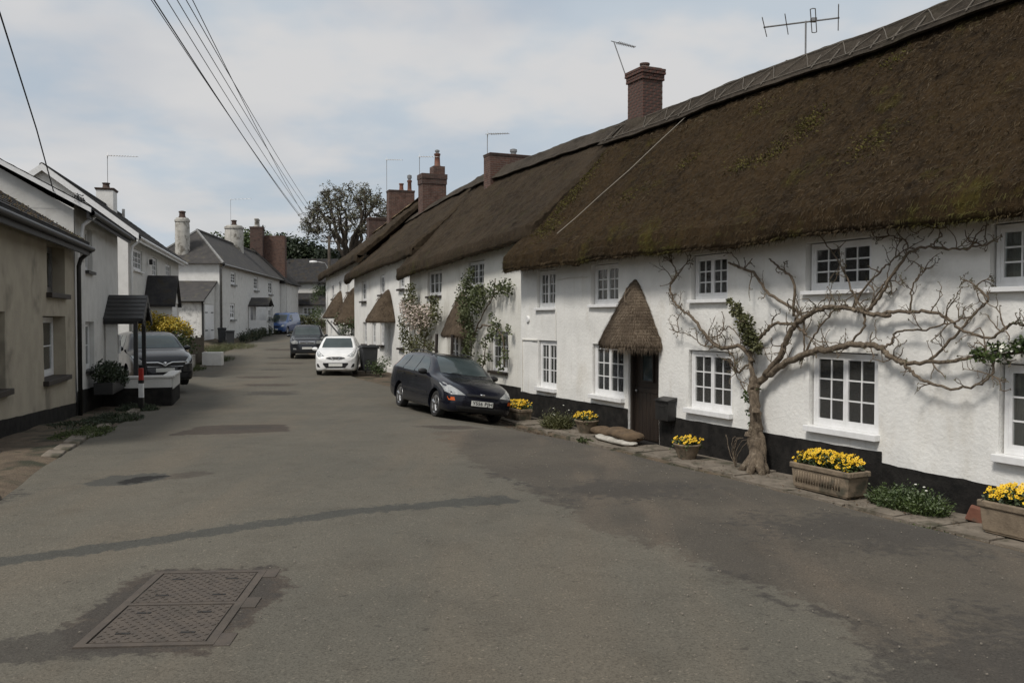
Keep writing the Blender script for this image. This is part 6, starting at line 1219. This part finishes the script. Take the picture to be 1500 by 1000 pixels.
for k,(x,yy,rx,h,lab,mm) in enumerate([(-4.6,-1.0,.45,.9,'leafy shrub left of the grey wheelie bin','leaf_olive'),(-2.3,-1.1,.4,.7,'leafy shrub right of the grey wheelie bin','leaf'),(-7.2,-1.0,.8,.5,'low dark hedge beside the white hatchback','leaf_dark')]):
    p=Lw(Cc,x,yy,0); o=empty('bush',(p.x,p.y,g(p.x,p.y)),Cc.rotation_euler.z,lab,'shrub'); b=MB(); leafcloud(900,[(rs.uniform(-rx,rx),rs.uniform(-.25,.25),h*rs.uniform(.25,.85),.26) for q in range(9)],.07,b,rs); tag(b.obj('foliage',M[mm],o),kind='stuff'); MB().tube([(0,0,-.1),(.02,0,h*.6)],.02,5).obj('stem',M['bark_dark'],o)
# hanging rose by the far hoods
for (x,lab) in [(-1.6,'dark climber with pale flowers on the porch behind the white hatchback'),(-13.6,'green climber at the far corner of the thatched row')]:
    p=Lw(Dc,x,-.55,0); o=empty('climber',(p.x,p.y,g(p.x,p.y)),Dc.rotation_euler.z,lab,'climber'); b=MB(); leafcloud(2200,[(rs.uniform(-.9,.9),rs.uniform(-.3,.3),rs.uniform(.3,2.3 if x>-5 else 4.0),.35) for q in range(16)],.09,b,rs); tag(b.obj('foliage',M['leaf'],o),kind='stuff'); MB().tube([(0,.2,-.1),(.1,.2,2.0)],.03,6).obj('stem',M['bark_dark'],o)
    if x>-5: b=MB(); leafcloud(60,[(.3,-.3,1.7,.3),(-.3,-.3,1.9,.3)],.11,b,rs); tag(b.obj('flower_heads',M['petal_white'],o),kind='stuff')
# ---------------------------------------------------------------- L4 long white house at the end on the left
aL4=dir_ang(625)
L4=empty('white_house',(-20.4,62,1.15),aL4,'long white house with hipped slate roof and round rendered chimneys up the street','house')
w4=[(3.6,5.2,3.55,4.5),(12.4,14.2,3.4,4.55),(19.2,21.2,3.25,4.45),(3.3,4.9,.95,2.15),(19.1,20.8,.1,1.95)]
wall_panel(L4,'front_wall',0,25.6,-.6,4.9,4.9,w4,M['plaster_side'],rev=.15,amp=.01,step=.7,seed=11)
for (a,b_,c,d) in w4: window(L4,a+.01,b_-.01,c+.01,d-.01,.06,leaves=2,cols=1,rows=3,sill=.12,sillmat=M['lead'],fw=.08,lf=.07,bar=.05,sillw=.14,curtain=[(0,.2)])
interior(L4,.1,25.4,-.5,4.8,1.5,.2)
MB().b2(.01,.24,.012,4.6,-.6,4.9).obj('side_wall',M['plaster_bright'],L4); MB().b2(0,25.6,4.5,4.7,-.6,4.9).obj('back_wall',M['plaster_side'],L4)
rm=MB(); e=.35
rm.add([(-e,-e,4.85),(26,-e,4.85),(26,5.0,4.85),(-e,5.0,4.85),(3.3,2.32,7.45),(26,2.32,7.45)],[(0,1,5,4),(2,3,4,5),(3,0,4),(1,2,5),(0,3,2,1)]); r4=rm.obj('roof',M['slate_brown'],L4,fixn=True)
MB().tube([(3.3,2.32,7.47),(26,2.32,7.47)],.12,6).obj('ridge_tile',M['slate_brown'],r4); MB().tube([(-e,-e,4.88),(3.3,2.32,7.47)],.09,6).obj('hip_tile',M['lead'],r4); MB().tube([(-e,5.0,4.88),(3.3,2.32,7.47)],.09,6).obj('hip_tile',M['lead'],r4)
gutter(L4,-.3,26,-.38,4.78,M['metal_grey'],.07); downpipe(L4,[(.12,-.34,4.8),(.12,-.08,4.5),(.12,-.08,-.4)],M['metal_grey'],.07)
for (x,y_,z0,z1,rr,lab) in [(1.0,2.75,5.2,8.1,.50,0),(15.9,2.32,6.4,9.1,.80,1)]:
    b=MB(); b.lathe([(rr*1.0,z0),(rr*.98,z1-.5),(rr*.93,z1-.3),(rr*1.04,z1-.28),(rr*1.04,z1-.12),(rr*.9,z1-.1),(rr*.85,z1),(0,z1)],(x,y_,0),4 if False else 18); c_=b.obj('chimney',M['chimney_render'],L4,smooth=True,angle=40)
    MB().lathe([(.26,z1),(.26,z1+.08),(.22,z1+.1),(.2,z1+.36),(.25,z1+.38),(.25,z1+.46),(.1,z1+.5)],(x,y_,0),12).obj('chimney_pot',M['brick_dark'],c_,smooth=True,angle=40)
p4=MB().prism([(-1.4,2.1),(0,2.75),(1.4,2.1),(1.4,2.0),(0,2.62),(-1.4,2.0)],-1.6,-.02,axis='y').obj('porch_roof',M['slate_brown'],L4,(11.2,0,0),fixn=True)
for s in (-1,1):
    for yy in (-1.5,-.1): MB().b2(11.2+s*1.2-.06,11.2+s*1.2+.06,yy-.06,yy+.06,-.2,2.1).obj('porch_post',M['white_paint'],L4)
    MB().b2(11.2+s*1.2-.04,11.2+s*1.2+.04,-1.42,-.15,.1,.9).obj('porch_panel',M['white_paint'],L4)
MB().b2(10.7,11.7,-.05,-.01,-.1,1.95).obj('door',M['metal_grey'],L4)
for s in (-1,1): 
    b=MB(); leafcloud(120,[(0,0,0,.28)],.1,b,rs); tag(b.obj('hanging_basket',M['leaf_dark'],L4,(11.2+s*1.2,-1.7,.9)),kind='stuff')
# lean-to outbuilding
lt=empty('outbuilding',(-20.4,62,1.15),aL4,'small white painted brick outbuilding with sloping slate roof against the long house','outbuilding')
b=MB(); b.prism([(-.05,-.6),(-.05,3.52),(-3.6,2.22),(-3.6,-.6)],.35,.5,axis='y'); b.obj('street_wall',M['plaster_side'],lt,fixn=True)
for k in range(7): 
    z=2.02+k*.2; xm=-.05-(3.5-z-.2)/1.3*3.55
    MB().b2(max(xm,-3.55)+.02,-.1,.315,.347,z,z+.185).obj('weatherboard',M['plaster_side'],lt)
MB().b2(-3.6,-3.4,.5,7.2,-.6,2.2).obj('front_wall',M['brick_white'],lt); MB().b2(-3.4,-.05,7.0,7.2,-.6,3.2).obj('end_wall',M['brick_white'],lt)
MB().prism([(-3.85,2.25),(-.02,3.65),(-.02,3.53),(-3.85,2.13)],.15,7.5,axis='y').obj('roof',M['slate_brown'],lt,fixn=True)
gutter_=MB().tube([(-3.9,.1,2.18),(-3.9,7.5,2.18)],.08,8).obj('gutter',M['black_paint'],lt); MB().tube([(-3.85,.25,2.12),(-3.62,.28,1.95),(-3.62,.28,-.4)],.07,8).obj('downpipe',M['black_paint'],lt)
dl_=MB().b2(-2.9,-.4,.31,.345,-.4,1.95).obj('door',M['white_paint'],lt)
for k in range(2):
    for z in (.2,1.4): MB().b2(-2.85+k*1.6,-2.2+k*1.6,.295,.309,z,z+.07).obj('hinge',M['black_paint'],dl_)
# L5 end block with brick chimney
L5=empty('white_house',(-22.85,87.6,1.2),aL4,'white end house with steep dark roof and broad brick chimney beyond the blue van','house')
wall_panel(L5,'front_wall',0,8.0,-.6,4.5,4.5,[],M['plaster_side'],amp=.01,step=1,seed=12,yoff=-.6); MB().b2(-.02,.25,-.58,6,-.6,4.5).obj('side_wall',M['plaster_bright'],L5); MB().b2(7.75,8.0,-.4,6,-.6,4.5).obj('side_wall',M['plaster_side'],L5)
rm=MB(); rm.add([(-.3,-.95,4.4),(8.6,-.95,4.4),(8.6,6.2,4.4),(-.3,6.2,4.4),(-.3,2.6,7.9),(6,2.6,7.9)],[(0,1,5,4),(2,3,4,5),(1,2,5),(3,0,4),(0,3,2,1)]); rm.obj('roof',M['slate'],L5,fixn=True)
chimney(L5,'chimney',1.6,.8,4.6,9.2,1.2,2.2,M['brick_red'],cap=.1,over=.0); chimney(L5,'chimney',.6,2.3,6.5,10.0,1.0,1.2,M['brick_dark'],cap=.12,pots=[(-.25,.8,.2,M['chimney_render']),(.3,.75,.2,M['chimney_render'])])
# E building closing the view
Eb=empty('dark_roofed_house',(-24.5,97,2.0),0,'white walled house with two tiers of dark roof closing the end of the street','house')
wE=[(.62,1.1,3.15,4.05),(1.7,3.1,.15,1.45)]
wall_panel(Eb,'front_wall',-1,4.6,2.9,4.3,4.3,[wE[0]],M['plaster_side'],amp=.01,step=1,seed=14,yoff=.9); wall_panel(Eb,'lower_wall',-1,4.6,-1.5,1.75,1.75,[wE[1]],M['plaster_side'],amp=.01,step=1,seed=14,yoff=-.3)
window(Eb,.63,1.09,3.17,4.03,.95,leaves=1,cols=2,rows=3,bar=.06,fw=.08,sill=0); window(Eb,1.72,3.08,.17,1.43,-.25,leaves=3,cols=1,rows=3,bar=.05,fw=.08,lf=.06,sill=.1)
MB().prism([(-.8,1.7),(.92,3.0),(.92,2.3),(-.8,1.55)],-1.3,4.9,axis='x').obj('lower_roof',M['slate'],Eb,fixn=True)
MB().prism([(.5,4.2),(3.4,6.9),(6.4,4.2),(6.4,4.05),(3.4,6.7),(.5,4.05)],-1.3,4.9,axis='x').obj('roof',M['slate'],Eb,fixn=True); interior(Eb,-.9,4.5,-1.3,4.2,3,1.1); MB().b2(-1,4.6,6.0,6.2,-1.5,4.2).obj('back_wall',M['plaster_side'],Eb); MB().b2(-1,-.8,1,6.1,-1.5,4.2).obj('side_wall',M['plaster_side'],Eb); MB().b2(4.4,4.6,1,6.1,-1.5,4.2).obj('side_wall',M['plaster_side'],Eb)
hb=empty('hedge',(-18.3,84,g(-18.3,84)),0,'yellowish hedge below the far small paned window','hedge'); b=MB(); leafcloud(1800,[(rs.uniform(-1.6,1.6),rs.uniform(-.5,.5),rs.uniform(.3,1.3),.5) for q in range(12)],.16,b,rs); tag(b.obj('foliage',M['leaf_olive'],hb),kind='stuff')
# aerials on the left
aerial(Lw(L3,11.9,2.75,8.1),1.9,1.55,R(-8),'tv aerial on the white chimney of the left house',n=11,elem=.3)
aerial(Lw(L4,14.6,2.32,7.3),3.9,1.8,R(-5),'tall tv aerial mast beside the rounded chimney of the long white house',n=6,elem=.5,tilt=.03)
# ---------------------------------------------------------------- trees
def tree(name,base,h,r0,label,mat,seed,nl=5,leaf=.28,nleaf=9000,spread=.5,lean=(0,0),trunkf=.35,bark='bark_dark',tuft=.7,gap=.0,squash=1.0):
    rs=random.Random(seed); o=empty(name,base,0,label,'tree'); tb=MB(); br=MB(); tips=[]
    def grow(p,d,l,r,lv):
        n=4; pts=[p]; rad=[r]; q=p.copy(); dd=d.normalized()
        for i in range(n):
            dd=(dd+Vector((rs.gauss(0,.20+.05*lv),rs.gauss(0,.20+.05*lv),rs.gauss(.06,.14)))).normalized(); q=q+dd*l/n; pts.append(q.copy()); rad.append(r*(1-.45*(i+1)/n))
        (tb if lv==0 else br).tube(pts,rad,8 if lv<2 else 5,cap=False)
        if lv>=nl-1: tips.append(q); tips.append(pts[2])
        if lv>=nl: return
        for k in range(rs.randint(2,3) if lv else 5):
            a=rs.random()*6.28; u=dd.orthogonal().normalized(); u.rotate(Matrix.Rotation(a,3,dd)); nd=dd*(1-spread)+u*(spread+rs.uniform(-.1,.25)); nd.z*=squash; grow(q if k else pts[3],nd,l*rs.uniform(.62,.84),r*.52,lv+1)
    grow(Vector((0,0,-.3)),Vector((lean[0],lean[1],1)),h*trunkf,r0,0)
    tb.obj('trunk',M[bark],o,smooth=True); br.obj('limbs',M[bark],o,smooth=True)['kind']='stuff'
    b=MB(); leafcloud(nleaf,[(t.x,t.y,t.z,tuft*rs.uniform(.6,1.2)) for t in tips if rs.random()>gap],leaf,b,rs); tag(b.obj('crown',mat,o),kind='stuff'); return o
def dome_tree(base,fork,rx,ry,rz,cz,r0,label,seed,ntip=230,nlimb=12,leaves=13000):
    """wide crown: limbs fan out from a low fork, crooked side branches reach tufts spread over a dome"""
    rs=random.Random(seed); o=empty('old_oak',base,0,label,'tree'); F=Vector((0,0,fork))
    MB().tube([(0,0,-.4),(.12,0,fork*.5),F],[r0*1.25,r0,r0*.85],12).obj('trunk',M['bark_dark'],o,smooth=True)
    limbs=[]
    for k in range(nlimb):
        a=2*math.pi*k/nlimb+rs.uniform(-.2,.2); el=rs.uniform(.35,1.35); e=Vector((math.cos(a)*math.cos(el)*rx*.82,math.sin(a)*math.cos(el)*ry*.82,cz+math.sin(el)*rz*.8))
        mid=F.lerp(e,.5)+Vector((rs.gauss(0,.5),rs.gauss(0,.5),rs.uniform(-.2,.7))); P=smooth_path([F,F.lerp(mid,.5)+Vector((rs.gauss(0,.25),rs.gauss(0,.25),.1)),mid,mid.lerp(e,.5)+Vector((rs.gauss(0,.35),rs.gauss(0,.35),rs.gauss(0,.3))),e],5,.06,rs)
        n=len(P); MB().tube(P,[r0*.5*(1-.8*i/n) for i in range(n)],7).obj('limb',M['bark_dark'],o,smooth=True); limbs.append(P)
    pts=[q for P in limbs for q in P[5:]]; tips=[]; br=MB()
    for k in range(ntip):
        a=rs.random()*6.283; el=math.asin(rs.uniform(-.25,1)); r=rs.uniform(.55,1.0)**.5; t=Vector((math.cos(a)*math.cos(el)*rx*r,math.sin(a)*math.cos(el)*ry*r,cz+math.sin(el)*rz*r)); t*=1
        q=min(pts,key=lambda v:(v-t).length+.5*max(0,v.z-t.z)); m=q.lerp(t,.5)+Vector((rs.gauss(0,.3),rs.gauss(0,.3),rs.gauss(0,.25))); P=smooth_path([q,m,t],4,.07,rs); n=len(P); br.tube(P,[.085*(1-.75*i/n) for i in range(n)],5,cap=False); tips.append((t.x,t.y,t.z,rs.uniform(.28,.55)))
        for z in range(2):
            u=P[rs.randint(n//2,n-1)]; w=u+Vector((rs.gauss(0,.5),rs.gauss(0,.5),rs.gauss(.15,.4))); br.tube([u,u.lerp(w,.5)+Vector((rs.gauss(0,.1),rs.gauss(0,.1),.08)),w],[.035,.025,.012],4,cap=False); tips.append((w.x,w.y,w.z,rs.uniform(.2,.42)))
        pts+=P[3:6]
    tag(br.obj('branches',M['bark_dark'],o,smooth=True),kind='stuff'); b=MB(); leafcloud(leaves,tips,.19,b,rs); tag(b.obj('crown',M['leaf_far'],o),kind='stuff'); return o
dome_tree((-18.9,104,3),5.2,5.6,4.6,5.2,9.6,.6,'large gnarled tree with tufted crown behind the end of the thatched row',3)
gh=empty('garden_hedge',(-19.3,64,0),R(96),'low straggly garden hedge along the foot of the long white house','hedge'); b=MB(); leafcloud(4200,[(k*.55+rs.uniform(-.2,.2),rs.uniform(-.3,.3)+.15*math.sin(k),g(-19.3-.1*k*.55,64+k*.55)+rs.uniform(.15,.55),.38) for k in range(24)],.11,b,rs); tag(b.obj('foliage',M['leaf_dark'],gh),kind='stuff')
b=MB(); leafcloud(500,[(k*.55+rs.uniform(-.2,.2),rs.uniform(-.3,.3)-.2,g(-19.3-.1*k*.55,64+k*.55)+rs.uniform(.2,.6),.3) for k in range(24)],.09,b,rs); tag(b.obj('dry_growth',M['leaf_bud'],gh),kind='stuff')
mb_=MB().b2(5.35,5.65,-.14,-.02,1.25,1.75).obj('meter_box',M['white_paint'],L2,bevel=.01); MB().b2(5.39,5.61,-.145,-.141,1.45,1.6).obj('meter_window',M['metal_grey'],mb_)
tree('evergreen_tree',(-27,112,3),11,.4,'dense dark evergreen tree behind the brick chimney at the street end',M['leaf_dark'],6,nl=4,leaf=.4,nleaf=12000,tuft=1.5)
tree('evergreen_tree',(-22.5,108,3),9,.4,'dark bushy tree behind the two tiered roof',M['leaf_dark'],7,nl=4,leaf=.4,nleaf=12000,tuft=1.5)
tree('evergreen_tree',(-17.8,100,3),5.5,.3,'low ivy clad tree left of the big tufted tree',M['leaf_dark'],17,nl=4,leaf=.3,nleaf=7000,tuft=.8)
tree('garden_tree',(-36,96,2.5),9.5,.35,'olive green tree behind the tall round chimney',M['leaf_olive'],8,nl=4,leaf=.35,nleaf=9000,tuft=1.1)
tree('garden_tree',(-31,100,2.5),10.2,.35,'dark green tree behind the hipped roof',M['leaf'],9,nl=4,leaf=.35,nleaf=9000,tuft=1.1)
# ---------------------------------------------------------------- poles and wires
tp=empty('utility_pole',(-15.42,75,.7),0,'wooden utility pole carrying the overhead wires at the end of the street','pole')
MB().tube([(0,0,-.3),(0,0,4),(0,0,8.4)],[.15,.13,.11],10).obj('pole',M['bark_dark'],tp,smooth=True); MB().b2(-.7,.7,-.05,.05,7.9,8.0).obj('crossarm',M['bark_dark'],tp)
for x in (-.6,-.25,.25,.6): MB().lathe([(.03,8.0),(.05,8.05),(.03,8.1),(.05,8.14),(0,8.18)],(x,0,0),8).obj('insulator',M['white_paint'],tp)
sl=empty('street_lamp',(-14.75,71,-.3),0,'pale street lamp head on a bracket among the dark trees','street lamp')
MB().tube([(0,0,0),(0,0,6.6),(-.2,0,6.9),(-.9,-.1,7.0)],[.06,.05,.04,.04],8).obj('column',M['metal_grey'],sl,smooth=True); b=MB(); b.lathe([(0,-.32),(.09,-.28),(.11,0),(.07,.3),(0,.34)],n=10,axis='x'); b.obj('lamp_head',M['white_paint'],sl,(-1.1,-.1,6.98),smooth=True)
ends=[(-.6,8.18),(-.25,8.18),(.25,8.18),(.6,8.18),(.0,7.5),(.05,7.2)]
near=[(-5.89,7.17),(-5.63,7.17),(-5.46,7.17),(-5.31,7.17),(-5.84,7.17),(-5.18,7.17)]
names=['lowest','second','third','fourth','twisted thick','thinnest right hand']
for i,((ex,ez),(nx_,nz_)) in enumerate(zip(ends,near)):
    a=Vector((-15.42+ex,75,.7+ez)); q=Vector((nx_,14,nz_)); d=(q-a)/61; e_=a+d*80; e_.z+=.5
    P=[]
    for k in range(41):
        t=k/40; p=a.lerp(e_,t); p.z-=.9*4*t*(1-t)*(.75+.08*i)-.9*4*(61/80)*(19/80)*(.75+.08*i)*(t/(61/80) if t<61/80 else 1); P.append(p)
    o=MB().tube(P,.008 if i!=4 else .012,5).obj('overhead_wire',M['cable_black']); tag(o,['leftmost overhead wire of the bundle crossing the sky','second overhead wire from the left at the top edge','third overhead wire from the left at the top edge','fourth overhead wire from the left at the top edge','thick overhead wire running closest along the leftmost one','thin rightmost overhead wire of the bundle'][i],'wire','overhead wires')
o=MB().tube([(-6.2,9.5,7.2),(-6.86,12.0,6.28),(-8.2,15.4,5.45),(-9.52,18.5,4.84)],.012,5).obj('service_cable',M['cable_black']); tag(o,'black service cable dropping to the eaves of the left white house','wire')
import OpenImageIO as oiio, numpy as np, sys
im=oiio.ImageBuf('/workdir/render_main.png').get_pixels(oiio.FLOAT)[...,:3]
for n,(x,y) in dict(sky_tl=(100,100),sky_mid=(700,300),sky_r=(1000,60),sky_low=(400,260),wallA=(1350,620),wallA_l=(840,470),road_c=(650,850),road_far=(420,560),road_r=(1200,850),thatch=(1200,250),thatchB=(680,320),L1=(40,450),L2=(150,400),L3=(180,400),L4=(360,430),L4g=(280,400),plinth=(1180,665)).items():
    X,Y=int(x*1024/1500),int(y*1024/1500); print(n,(im[Y-5:Y+5,X-5:X+5].mean((0,1))*255).round())
